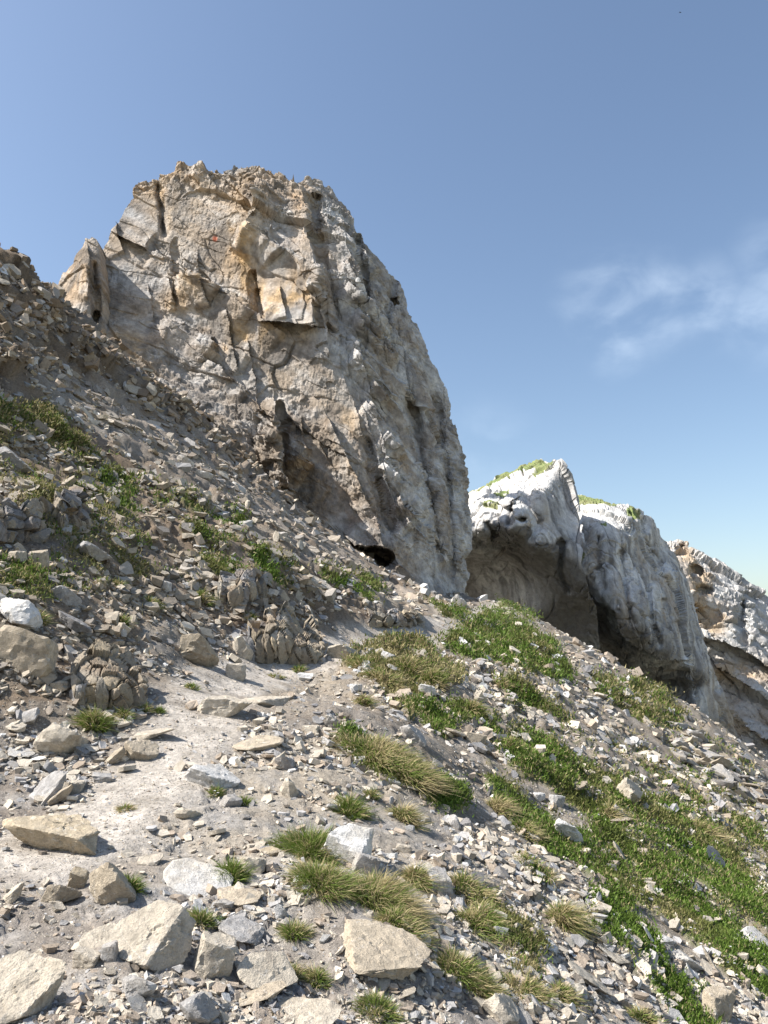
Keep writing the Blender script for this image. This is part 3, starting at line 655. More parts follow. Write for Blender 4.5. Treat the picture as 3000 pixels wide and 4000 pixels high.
B_feat = [('step', [(2290,2310),(2398,2385),(2425,2475),(2550,2560),(2620,2580),(2700,2580)], 1.5, 90), ('groove', [(2480,2010),(2500,2100),(2530,2160),(2600,2240)], 1.3, 16), ('step', [(2475,2005),(2500,2100),(2560,2190),(2650,2260)][::-1], 1.0, 50), ('groove', [(2430,2140),(2440,2300),(2470,2450)], .9, 16), ('groove', [(2520,2250),(2540,2400),(2580,2540)], 1.0, 16), ('groove', [(2590,2330),(2620,2480)], .9, 14), ('groove', [(2340,2090),(2335,2200),(2370,2320)], .7, 14), ('step', [(2690,2560),(2700,2650),(2720,2800),(2760,2950)][::-1], 1.5, 80), ('dent', ((2460,2060), (22, 30)), .9, 0), ('groove', [(2640,2420),(2690,2570)], .9, 14)]
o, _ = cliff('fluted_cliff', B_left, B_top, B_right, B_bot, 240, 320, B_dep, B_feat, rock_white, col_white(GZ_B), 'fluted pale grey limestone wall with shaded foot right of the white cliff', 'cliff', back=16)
def rock_far(P, px, py):
    f1, g1 = facets((P @ dip.T)*np.array([.13, .13, .3]), 800, .5, .45, .15); f2, g2 = facets((P @ dip.T)*np.array([.35, .35, .9]), 810, .5, .45, .15); f3, g3 = facets(P*np.array([1., 1., 1.4]), 820, .5, .4, .2)
    return 1.0*f1+.6*f2+.25*f3+.22*ridged(P*np.array([.2, .2, .3]), 4, 830)+.10*fbm(P*.8, 3, 840)-(1-sstep(0, .06, g1))*.25-(1-sstep(0, .06, g2))*.1, g2
def col_far(P, px, py, n, g2):
    a = fbm(P*.1, 4, 850)[:, None]; b_ = fbm(P*.6, 4, 860)[:, None]
    col = PALE*.8+(GREY*.9-PALE*.8)*np.clip(.5+1.6*b_, 0, 1)
    def blob(cx, cy, rx, ry): return np.exp(-(((px-cx)/rx)**2+((py-cy)/ry)**2))[:, None]
    o_ = blob(2660, 2150, 45, 45)+blob(2730, 2270, 60, 90)+blob(2760, 2420, 70, 70)+.6*blob(2900, 2620, 200, 60)+.5*blob(2950, 2850, 150, 120)
    col = col+((ORANGE+TAN)*.52-col)*np.clip(o_*(.8+1.5*b_), 0, .85)
    col = col+(BROWN*1.2-col)*np.clip(sstep(2500, 2800, py)[:, None]*(.25+1.8*a+b_), 0, .75)
    return col
o, _ = cliff('ledged_cliff', [(2480,3150),(2490,2600),(2500,2140)], [(2500,2140),(2560,2118),(2601,2111),(2620,2118),(2647,2111),(2680,2122),(2714,2145),(2750,2158),(2770,2178),(2805,2190),(2840,2215),(2880,2250),(2910,2262),(2930,2285),(2956,2295),(2975,2312),(3000,2325),(3080,2375),(3200,2430),(3320,2500)], [(3320,2500),(3360,2800),(3380,3250)], [(2480,3150),(2800,3250),(3380,3250)], 260, 260,
  [(2500,2140,100),(2601,2111,99),(2714,2145,98),(2805,2190,98),(3000,2325,97),(3320,2500,97),(2660,2200,92.5),(2740,2330,90.5),(2760,2480,89.5),(2850,2350,91.5),(2950,2450,90.5),(3000,2700,86),(2880,2650,88),(2850,2850,86),(3000,3000,80),(2480,3150,86),(2800,3250,78),(3380,3250,76),(3200,2800,85),(2490,2600,93)],
  [('dent', ((2660,2148), (34, 26)), 2.0, 0), ('dent', ((2718,2240), (40, 36)), 2.2, 0), ('dent', ((2745,2310), (50, 30)), 2.0, 0), ('step', [(2700,2470),(2800,2500),(2900,2540),(3050,2640),(3150,2700)], 2.0, 60), ('step', [(2780,2580),(2860,2640),(2960,2700),(3100,2800)], 1.8, 60), ('step', [(2830,2380),(2870,2420),(2950,2500)][::-1], 1.4, 50), ('groove', [(2900,2330),(2890,2420),(2920,2520)], 1.5, 16), ('step', [(2850,2780),(2930,2850),(3050,2920)], 2.2, 70)], rock_far, col_far,
  'distant ledged cliff with orange hollows at the right edge behind the fluted wall', 'cliff', back=22)

# ------------------------------------------------------------------ loose rocks
def ico(n):
    bm = bmesh.new(); bmesh.ops.create_icosphere(bm, subdivisions=n, radius=1); bm.verts.ensure_lookup_table()
    V = np.array([v.co[:] for v in bm.verts]); F = np.array([[v.index for v in f.verts] for f in bm.faces]); bm.free()
    V /= np.linalg.norm(V, axis=1, keepdims=True); return V, F
ICO = {k: ico(k) for k in (3, 4, 5)}
def unit(v): return v/np.linalg.norm(v, axis=-1, keepdims=True)
def rock_shape(seed, kind, dims, lev=3, p=90):
    """broken limestone: planes cut a block out of a ball; returned with its own small chips"""
    r = np.random.default_rng(seed); Dv, F = ICO[lev]
    if kind == 'slab': ax = [(0, 0, 1, .8), (0, 0, -1, .8)]; side = 7; sp = (.72, .95); nz = .25
    elif kind == 'block': ax = [(0, 0, 1, .78), (0, 0, -1, .78), (1, 0, 0, .8), (-1, 0, 0, .8), (0, 1, 0, .8), (0, -1, 0, .8)]; side = 6; sp = (.85, 1.05); nz = .9
    elif kind == 'wedge': ax = [(.5, .1, .85, .55), (-.2, 0, -1, .6), (-.8, .3, .5, .75)]; side = 6; sp = (.7, 1.0); nz = .6
    else: ax = []; side = 13; sp = (.72, .95); nz = 1.0
    pl = [(unit(np.array(a[:3])+r.normal(0, .13, 3)), a[3]*r.uniform(.88, 1.08)) for a in ax]
    for i in range(side):
        a = 2*math.pi*(i+r.uniform(-.35, .35))/side
        v = unit(np.array([math.cos(a), math.sin(a), r.normal(-.32, .34)])) if kind != 'round' else unit(r.normal(0, 1, 3))
        pl.append((v, r.uniform(*sp)))
    nrm = np.array([q[0] for q in pl]); off = np.array([q[1] for q in pl])
    t = np.clip(Dv @ nrm.T, 0, None)/off; rad = (t**p).sum(1)**(-1/p)
    V = Dv*np.minimum(rad, 1.45)[:, None]
    sd = r.uniform(0, 90)
    V = V*np.array(dims)/2
    s = max(dims)
    Q = V/s*2
    f, _ = facets(Q*2.6+sd, seed % 97+3, .5, .4); f2, _ = facets(Q*6+sd, seed % 89+7, .5, .4)
    V = V+Dv*(s*(.034*f+.016*f2+.010*fbm(Q*2+sd, 4, seed % 91)))[:, None]
    return V, F
PAL = {'b': BEIGE*.93, 't': np.array([.39, .33, .25]), 'g': GREY*.95, 'w': PALE*.9, 'd': DGREY*1.25, 'o': np.array([.41, .34, .24]), 'l': np.array([.68, .66, .63])}
ALL = []       # rocks and tufts as landmarks: (px, py, phrase)
BOUND = []
def place_rock(name, px, py, wpx, hpx, kind, c, label, cat='rock', tilt=0, yaw=None, roll=0, seed=1, sink=.26, deep=.8, group=None, lev=None, short=None, thick=None):
    ground, d = at(px, py+hpx*.32)
    k = d/FOC; W, Hh = wpx*k, hpx*k
    dims = (W, W*deep, thick*k if thick else Hh*(.9 if kind == 'slab' else .92))
    lev = lev or (5 if wpx > 280 else 4 if wpx > 100 else 3)
    if kind == 'round' and c != 'l' and wpx > 60: kind = 'wedge'
    V, F = rock_shape(seed, kind, dims, lev)
    R = Euler((math.radians(roll), math.radians(tilt), math.radians(yaw if yaw is not None else (seed*37) % 50-25)), 'XYZ').to_matrix()
    V = V @ np.array(R).T
    zmin, zmax = V[:, 2].min(), V[:, 2].max()
    V[:, 2] -= zmin+sink*(zmax-zmin)
    me = mesh(name, V, F, M_ROCK, True, sharp=16)
    o = link(name, me, loc=tuple(ground), label=label, cat=cat, group=group)
    o.color = (*np.clip(PAL[c]*(1+.06*math.sin(seed*5.1)), 0, .8), 1)
    ALL.append((px, py, short)); BOUND.append((px, py, wpx*.5, hpx*.5))
    return o
HERO = [
 # px, py, w, h, kind, colour, tilt, roll, deep, label, short
 (205,3250,410,140,'wedge','o',4,8,.5,'long tan boulder with a grey cracked end lying across the trail','the long tan boulder on the trail'),
 (185,3080,170,150,'slab','g',-28,40,.9,'smooth blue-grey slab leaning uphill beside the trail','the leaning blue-grey slab'),
 (225,3110,150,95,'slab','t',-32,20,.35,'narrow tan slab propped against the leaning blue-grey slab',None),
 (295,3068,65,80,'block','b',8,0,.8,'small upright tan block behind the leaning slabs',None),
 (400,3036,95,48,'block','g',4,0,.6,'flat-topped grey block at the upper edge of the trail',None),
 (259,2868,172,150,'round','b',0,0,.9,'pale rounded boulder with flat facets below the fractured outcrop','the pale rounded boulder'),
 (548,2924,128,108,'round','t',10,0,.8,'squat tan boulder resting at the inner edge of the trail','the squat tan boulder'),
 (445,2948,115,85,'slab','t',-38,25,.5,'flat brown slab leaning beside the squat tan boulder',None),
 (570,2860,170,52,'slab','b',-8,8,.5,'long thin beige plate lying above the squat tan boulder',None),
 (872,2752,200,100,'wedge','b',-6,12,.7,'wedge-shaped pale rock with a dark undercut lying on the trail','the undercut wedge rock'),
 (922,2620,98,88,'block','b',3,0,.9,'cube-like pale block at the foot of the spiky outcrop','the cube-like pale block'),
 (770,2540,180,150,'slab','t',24,-38,.9,'large tilted brown slab overhanging a dark hollow above the trail','the overhanging brown slab'),
 (945,2520,100,125,'wedge','b',18,0,.7,'pointed beige block standing left of the spiky outcrop',None),
 (840,3022,195,110,'wedge','w',8,10,.7,'broad whitish rock half buried in the trail gravel','the half-buried whitish rock'),
 (905,3116,90,86,'round','g',0,0,.9,'rounded grey stone with a smooth face beside green leaves','the rounded grey stone'),
 (738,3166,95,72,'round','b',0,0,.8,'lumpy beige stone in the middle of the trail gravel',None),
 (115,2785,78,90,'slab','g',-30,45,.9,'tilted grey plate on rubble left of the pale rounded boulder',None),
 (308,2702,76,105,'block','g',-10,0,.8,'upright blue-grey block at the foot of the fractured outcrop','the upright blue-grey block'),
 (232,2682,80,52,'block','t',-18,0,.7,'tan oblong block beside the upright blue-grey block',None),
 (57,2830,68,46,'slab','b',0,25,.9,'round flat beige plate near the left edge of the rubble',None),
 (600,3645,300,250,'slab','b',-24,34,.8,'biggest near boulder, beige with white veins and a dark brown undercut','the biggest near boulder'),
 (835,3725,180,225,'block','b',16,0,.7,'tall beige block leaning against the biggest near boulder',None),
 (70,3855,310,235,'slab','b',-24,28,.85,'large beige slab rising from the lower left corner with a deep shadow','the corner slab'),
 (787,3412,222,135,'slab','w',16,22,.7,'smooth whitish slab sloping down beside a dark green tuft','the smooth whitish slab'),
 (588,3350,100,68,'slab','b',-6,20,.8,'flat beige stone on top of the stone pile above the big boulder',None),
 (445,3440,215,225,'wedge','t',28,10,.6,'blocky tan rock with a steep face sunk into the trail bank','the blocky tan bank rock'),
 (303,3425,85,115,'block','o',6,0,.6,'dark-sided brown block next to the blocky bank rock',None),
 (228,3480,125,115,'wedge','t',-20,0,.7,'cracked tan rock set in the trail bank',None),
 (45,3482,120,110,'slab','b',-34,20,.5,'tilted plate with a shaded edge at the left frame edge',None),
 (395,3655,150,88,'slab','b',8,22,.8,'flat pale plate behind the biggest near boulder',None),
 (335,3742,125,85,'block','b',10,0,.7,'small angular block left of the biggest near boulder',None),
 (430,3715,75,95,'block','g',-14,0,.8,'small blue-grey block touching the biggest near boulder',None),
 (535,3852,145,105,'wedge','g',14,0,.8,'light grey angular stone below the biggest near boulder','the light grey stone below the big boulder'),
 (950,3625,185,95,'slab','g',6,20,.8,'grey slab with a white vein resting on gravel','the white-veined grey slab'),
 (935,3497,180,70,'slab','t',4,14,.6,'long flat tan stone with a shaded lower edge',None),
 (883,3526,95,58,'wedge','g',-8,0,.7,'grey pointed stone in front of the long flat tan stone',None),
 (775,3945,165,125,'wedge','g',30,0,.7,'dark grey tilted stone at the bottom edge','the dark grey tilted stone'),
 (1048,3760,200,165,'slab','b',14,32,.85,'pinkish beige slab with an angular outline lying on gravel','the pinkish beige slab'),
 (1015,3882,205,62,'slab','t',-12,12,.4,'long narrow stone bar below the pinkish beige slab',None),
 (1165,3965,275,105,'slab','b',0,18,.7,'broad pale slab with a shadowed front at the bottom edge','the broad bottom slab'),
 (1480,3715,340,110,'slab','t',12,10,.75,'wide beige outcrop stone with a brown broken lower side','the wide brown-sided stone'),
 (1375,3300,190,215,'round','l',10,0,.7,'white lichen-covered rock between two large grass tufts','the white lichen rock'),
 (1425,3370,120,130,'block','g',20,0,.7,'dark grey block leaning on the white lichen rock',None),
 (1655,3675,60,62,'block','w',14,0,.8,'little bright white block in the grass',None),
 (1712,3445,110,135,'block','g',8,0,.8,'fractured grey rock between hanging grass tufts','the fractured grey rock'),
 (1640,3400,90,70,'wedge','b',12,0,.7,'beige rock beside the fractured grey rock',None),
 (1580,3312,64,48,'block','b',0,0,.8,'small cream block among green leaves',None),
 (1775,3195,62,105,'slab','g',62,0,.9,'upright grey plate standing beside its twin on the flank','the pair of upright grey plates'),
 (1820,3200,52,115,'slab','d',66,0,.9,'narrow dark upright plate right beside the grey plate',None),
 (1093,3556,80,62,'wedge','w',18,0,.7,'small whitish pointed stone left of the large grass tufts',None),
 (985,3362,115,110,'wedge','b',-12,0,.8,'beige boulder beside the round dark green tuft',None),
 (1063,3326,78,36,'slab','o',0,10,.6,'ochre flat stone touching the large grass tuft',None),
 (1334,2542,132,80,'wedge','b',-14,0,.7,'beige boulder sitting on the far bend of the path','the boulder at the path bend'),
 (1005,2895,148,62,'slab','t',-4,16,.7,'flat tan plate in the middle of the stony trail','the flat tan trail plate'),
 (1057,2738,172,48,'slab','b',-3,8,.6,'low flat beige rock right of the undercut wedge rock',None),
 (1298,2814,74,68,'wedge','g',12,0,.8,'grey pointed stone standing above the large drooping tuft',None),
 (1218,2852,70,56,'block','b',4,0,.8,'small block with a shadowed side on the stony trail',None),
 (1118,2972,80,92,'wedge','d',-16,0,.7,'dark brown-grey stone with a bright tip beside the trail',None),
 (1080,2960,90,80,'slab','b',-40,0,.8,'beige plate leaning against the dark brown-grey stone',None),
 (1130,3072,82,92,'wedge','b',20,0,.8,'whitish angular stone downhill of the dark brown-grey stone',None),
 (1391,2682,60,42,'block','w',0,0,.8,'small white stone at the edge of the turf bank',None),
 (1516,2560,54,44,'round','w',0,0,.8,'small pale stone on the turf bank near the path bend',None),
 (1540,2606,58,54,'slab','g',26,0,.8,'small grey plate set in the turf bank',None),
 (1668,2690,74,62,'wedge','w',0,0,.8,'white block set in the grassy bank',None),
 (1793,2338,68,84,'wedge','w',10,0,.9,'white boulder standing alone at the foot of the tower by the saddle','the white saddle boulder'),
 (1229,2263,110,78,'slab','b',24,20,.8,'smooth pale slab lying on the upper scree below the tower','the smooth scree slab'),
 (150,2175,92,100,'block','t',-8,0,.8,'tan block with a rounded bright top on the upper left slope','the tan block on the upper slope'),
 (66,2170,74,62,'block','b',4,0,.8,'square beige block beside the tan block',None),
 (75,2390,165,120,'round','l',6,0,.8,'boulder blotched with bright white lichen at the left edge','the white-blotched boulder'),
 (110,2530,250,230,'block','t',4,0,.6,'massive brown cracked boulder under the white-blotched boulder','the massive cracked boulder'),
 (288,2415,130,105,'slab','d',30,0,.8,'dark grey slab dipping right beside the massive cracked boulder',None),
 (255,2330,112,76,'wedge','g',12,0,.8,'grey-brown rock on the slope above the dark dipping slab',None),
 (350,2150,135,82,'wedge','g',18,0,.8,'grey rock with a pale top on the left slope','the pale-topped grey rock'),
 (640,2286,64,62,'block','w',10,0,.8,'whitish block on the left scree slope',None),
 (60,1800,150,90,'wedge','g',24,0,.8,'large grey-white boulder near the left edge of the upper slope','the large upper boulder'),
 (725,1800,68,50,'wedge','w',10,0,.8,'white boulder on the upper scree below the dark ledges','the white upper boulder'),
 (795,1850,70,54,'round','w',0,0,.8,'second white boulder just downhill of the white upper boulder',None),
 (205,1222,66,60,'slab','l',38,0,.9,'bright white slab near the left skyline','the bright skyline slab'),
 (730,1545,88,66,'wedge','w',16,0,.8,'pale boulder lodged at the foot of the tower wall',None),
 (478,1418,48,26,'slab','w',20,0,.8,'small white plate on the dark rib under the tower',None),
 (2945,3648,100,90,'slab','w',30,22,.8,'whitish slab lying in turf at the right edge','the right-edge slab'),
 (2394,3716,108,68,'slab','b',22,16,.8,'jagged beige plate below a straw tuft on the right slope','the jagged beige plate'),
 (2310,3836,180,70,'slab','b',34,14,.5,'long beige slab pointing downhill on the right slope','the long downhill slab'),
 (2805,3925,120,140,'block','t',10,0,.7,'tall brown block at the lower right','the tall brown block'),
 (2150,3692,78,84,'slab','w',30,0,.8,'pale jagged rock on the bare strip of the right slope',None),
 (1965,3925,140,145,'wedge','b',18,0,.8,'pale angular boulder at the bottom edge right of centre','the bottom-edge angular boulder'),
 (2030,3965,120,80,'slab','g',30,18,.8,'blue-grey slab in front of the bottom-edge angular boulder',None),
 (2597,3665,78,64,'round','w',0,0,.8,'pale rock between two turf bands',None),
 (2208,3246,140,80,'wedge','w',16,0,.8,'lichen-spotted pale rock above the big turf band','the lichen-spotted rock'),
 (2460,3088,120,118,'wedge','b',26,0,.7,'pale outcrop rock right of the dark green turf','the pale outcrop rock'),
 (2427,3352,100,30,'slab','b',56,0,.5,'thin beige splinter lying in the big turf band',None),
 (2715,3482,66,52,'wedge','b',10,0,.8,'small beige rock in the upper turf band',None),
 (2090,3486,66,74,'wedge','b',14,0,.8,'beige rock on the bare scree strip left of the turf band',None),
 (2105,3106,58,38,'block','w',6,0,.8,'small pale block on the flank below the turf',None),
 (2176,3126,58,70,'block','g',6,0,.8,'grey upright block beside the small pale block',None),
 (2792,3802,130,40,'slab','b',60,0,.4,'long thin plate standing in turf at the lower right',None),
 (2672,3746,125,72,'wedge','w',16,0,.8,'pale rock with dark overhang below the big turf band',None),
 (1640,2985,62,50,'block','b',0,0,.8,'small beige stone beside the drooping tuft',None),
 (1780,2850,90,60,'slab','t',16,0,.8,'broken tan ledge stone under the green cushion','the tan ledge stone'),
 (1850,2880,100,70,'block','t',10,0,.7,'layered brown ledge block right of the tan ledge stone',None),
 (1620,2870,110,80,'wedge','g',24,0,.8,'greyish ledge rock left of the green cushion',None),
 (2030,2790,60,36,'slab','b',26,0,.8,'small pale plate on the upper right flank',None),
]
for i, (px, py, w_, h_, kd, c, tl, ro, dp, lab, sh) in enumerate(HERO):
    nm = 'boulder' if w_ > 150 else 'flat_rock' if kd == 'slab' else 'rock'
    place_rock(nm, px, py, w_, h_, kd, c, lab, 'boulder' if w_ > 150 else 'rock', tilt=tl, roll=ro, seed=100+i*7, deep=dp, short=sh, thick=(h_*(.62 if w_ > 280 else .42) if kd == 'slab' and (abs(tl)+abs(ro)) > 15 else None), group='rocks on the slope')

# ------------------------------------------------------------------ outcrops built of joint-bounded blocks
CHUNK = [mesh('block', *rock_shape(7000+k*11, ['block', 'wedge', 'block', 'slab'][k % 4], (1.2, 1.2, 1.3), 3), M_ROCK, True, sharp=16) for k in range(12)]
def outcrop(label, x0, y0, x1, y1, cols, rows, lean, pal, pname, thick=1.1, jit=.1, seed=0, bow=0.0, short=None, ragged=.25, rowlean=0.0, core='t'):
    """a core of rock faced with blocks that upright joints and cross joints have cut apart"""
    r = random.Random(seed)
    pb, d = at((x0+x1)/2, y1)
    root = bpy.data.objects.new('rock_outcrop', None); C.objects.link(root); root.location = pb
    root['label'] = label; root['category'] = 'rock outcrop'
    k = d/FOC; W_, H_ = (x1-x0)*k, (y1-y0)*k; w, h = x1-x0, y1-y0; sd = seed*13
    xs = np.linspace(0, 1, 9)
    top = [(x0+w*(u+lean*.6), y0+h*(bow*(2*u-1)**2*1.1+r.uniform(0, ragged))) for u in xs]
    bot = [(x0+w*u*1.02-.01*w, y1-h*(.16*(2*u-1)**2*r.random()+rowlean*u)+.06*h) for u in xs]
    left = [bot[0], ((bot[0][0]+top[0][0])/2-.03*w, (bot[0][1]+top[0][1])/2), top[0]]; right = [top[-1], ((bot[-1][0]+top[-1][0])/2+.03*w, (bot[-1][1]+top[-1][1])/2), bot[-1]]
    dp = []
    for u in (0, 2, 4, 6, 8):
        _, db = at(bot[u][0], bot[u][1]); _, dt = at(top[u][0], top[u][1]); e = (1-(xs[u]*2-1)**2)
        mx_, my_ = (bot[u][0]+top[u][0])/2, (bot[u][1]+top[u][1])/2
        dp += [(bot[u][0], bot[u][1], db), (mx_, my_, db-.20*W_*e+.10*(dt-db)), (top[u][0], top[u][1], db+.40*(dt-db)-.12*W_*e)]
    sc_ = np.array([cols/W_, cols*.6/W_, rows/H_])*.72
    lm = np.array([[1, 0, -lean], [0, 1, 0], [lean, 0, 1]])
    def rf(P, px, py):
        Q = P @ lm.T
        a1, q1 = facets(Q*sc_+sd, sd+1, .35, .6, .05); a2, q2 = facets(Q*sc_*np.array([2.4, 2.4, 2.2])+sd, sd+5, .4, .45, .15); a3, q3 = facets(Q*sc_*6+sd, sd+9, .5, .4, .2)
        return W_/cols*(.85*a1+.16*a2+.04*a3-(1-sstep(0, .08, q1))*.75-(1-sstep(0, .06, q2))*.08), q1
    cid = [PAL[c] for c in pal]
    def cf(P, px, py, n, q1):
        Q = P @ lm.T; _, _, R4 = worley(Q*sc_+sd, sd+1)
        base = np.array(cid)[np.clip((R4[:, 2]*len(cid)).astype(int), 0, len(cid)-1)]*(.5+.45*R4[:, 1:2])
        nn_ = fbm(P*2.5/max(W_, .3), 4, sd)[:, None]; return base+(BROWN*1.3-base)*np.clip(.15+1.3*nn_, 0, .75)
    o, _ = cliff('bedrock', left, top, right, bot, 84, 84, dp, [], rf, cf, back=W_*.45, rim=5, mat=M_SCREE); attach(o, root)
    for q in range(int(cols*1.6)):
        u, v_ = r.random(), r.random()**1.5
        A, dA = at(x0+w*u, y1-h*v_*.9); bs = W_/cols*r.uniform(.5, 1.3)
        o = bpy.data.objects.new(pname, CHUNK[r.randrange(12)]); C.objects.link(o); o.parent = root
        o.location = A-pb+np.array([0, -.06*W_*(1-(2*u-1)**2), bs*.1]); o.scale = (bs*r.uniform(.8, 1.3), bs*r.uniform(.7, 1.3), bs*r.uniform(.5, 1.2)*(1.6 if pname == 'upright_slab' else 1))
        o.rotation_euler = (r.gauss(0, .3), math.atan2(lean, 1)+r.gauss(0, .3), r.uniform(0, 3)); o.color = (*np.clip(PAL[r.choice(pal)]*r.uniform(.8, 1.1), 0, .8), 1)
    ALL.append(((x0+x1)/2, (y0+y1)/2, short)); BOUND.append(((x0+x1)/2, (y0+y1)/2, (x1-x0)*.5, (y1-y0)*.5)); return root
outcrop('fractured outcrop of brown and pale blocks split by upright joints beside the trail', 300, 2455, 570, 2760, 8, 3.2, -.14, 'ttottbo', 'block', seed=33, bow=.3, jit=.17, short='the fractured outcrop')
outcrop('spiky outcrop of upright grey and brown slabs above the path', 985, 2340, 1270, 2585, 13, 2.0, -.10, 'ttobttg', 'upright_slab', seed=8, thick=1.6, jit=.22, bow=.2, ragged=.45, short='the spiky outcrop')
outcrop('grey blocky outcrop above the spiky slabs with a turf cap', 850, 2205, 1030, 2370, 5, 2.0, .10, 'gtbgt', 'block', seed=12, jit=.2, ragged=.3, short='the grey blocky outcrop', core='g')
outcrop('dark outcrop with a tall upright column on the upper left slope', 205, 1890, 345, 2080, 4, 1.2, -.08, 'tdtt', 'block', seed=15, jit=.1, ragged=.35, bow=.2, core='d')
outcrop('dark blocky outcrop with pale caps at the left edge', -40, 1945, 170, 2110, 5, 1.5, -.10, 'tdttb', 'block', seed=19, jit=.12, ragged=.2, core='d')
outcrop('low brown ledges with broken edges below the tower foot', 1440, 2375, 1640, 2450, 6, 1.5, .1, 'tobgt', 'block', seed=27, jit=.2, ragged=.4)
# thin shale beds on the far right flank: plates stacked on the slope itself
pb, d = at(2870, 3080); root = bpy.data.objects.new('shale_outcrop', None); C.objects.link(root); root.location = pb
root['label'] = 'thin dark shale beds stepping down the flank at the right edge'; root['category'] = 'rock outcrop'
r_ = random.Random(77)
for q in range(85):
    t = r_.random(); px = 2640+380*r_.random(); py = 2800+(px-2640)*.72+r_.uniform(10, 170)
    if py > 3260: continue
    g, d = at(px, py); k = d/FOC
    o = bpy.data.objects.new('shale_bed', CHUNK[r_.randrange(12)]); C.objects.link(o); o.parent = root; o.location = g-pb+np.array([0, 0, -2*k])
    o.scale = (r_.uniform(30, 110)*k, r_.uniform(30, 80)*k, r_.uniform(8, 34)*k); o.rotation_euler = (r_.gauss(.05, .2), r_.gauss(.36, .16), r_.gauss(.2, .6))
    o.color = (*PAL[r_.choice('dggbt')]*r_.uniform(.75, 1.05), 1)
ALL.append((2870, 3080, 'the dark shale beds'))

# ------------------------------------------------------------------ sampling the slope by its real surface
QC = (TP[:-1, :-1]+TP[1:, :-1]+TP[:-1, 1:]+TP[1:, 1:])/4
qpx, qpy, qd = proj(QC)
gu = TP[1:, :-1]-TP[:-1, :-1]; gv = TP[:-1, 1:]-TP[:-1, :-1]
QN = np.cross(gu, gv); area = np.linalg.norm(QN, axis=-1); QN = QN/np.maximum(area, 1e-9)[..., None]; QN *= np.sign(QN[..., 2:3])
view = unit(-QC); facing = np.clip((QN*view).sum(-1), .03, 1)
pixarea = area*facing/np.maximum(qd, .5)**2*(qd > .8)
pixarea *= ((qpx > -500) & (qpx < 3500) & (qpy > 400) & (qpy < 4700))
vegq = vegm.reshape(shp)[:-1, :-1]; tmq = tm.reshape(shp)[:-1, :-1]; brq = brown.reshape(shp)[:-1, :-1]; liq = lilac.reshape(shp)[:-1, :-1]; stq = straw.reshape(shp)[:-1, :-1]
earthq = EARTH.reshape(shp)[:-1, :-1]*1.0
n_d = fbm(QC.reshape(-1, 3)*1.3, 3, 1300).reshape(qpx.shape)
def sample(n, wgt):
    p = (pixarea*wgt).ravel(); p = p/p.sum()
    k = rng.choice(p.size, n, p=p); i, j = np.unravel_index(k, qpx.shape)
    a, b = rng.random(n)[:, None], rng.random(n)[:, None]
    P = TP[i, j]*(1-a)*(1-b)+TP[i+1, j]*a*(1-b)+TP[i, j+1]*(1-a)*b+TP[i+1, j+1]*a*b
    return P, QN[i, j], (i, j)
SLOPE_N = tnormal(TX[::1, ::1], TY, .8)[:-1, :-1]

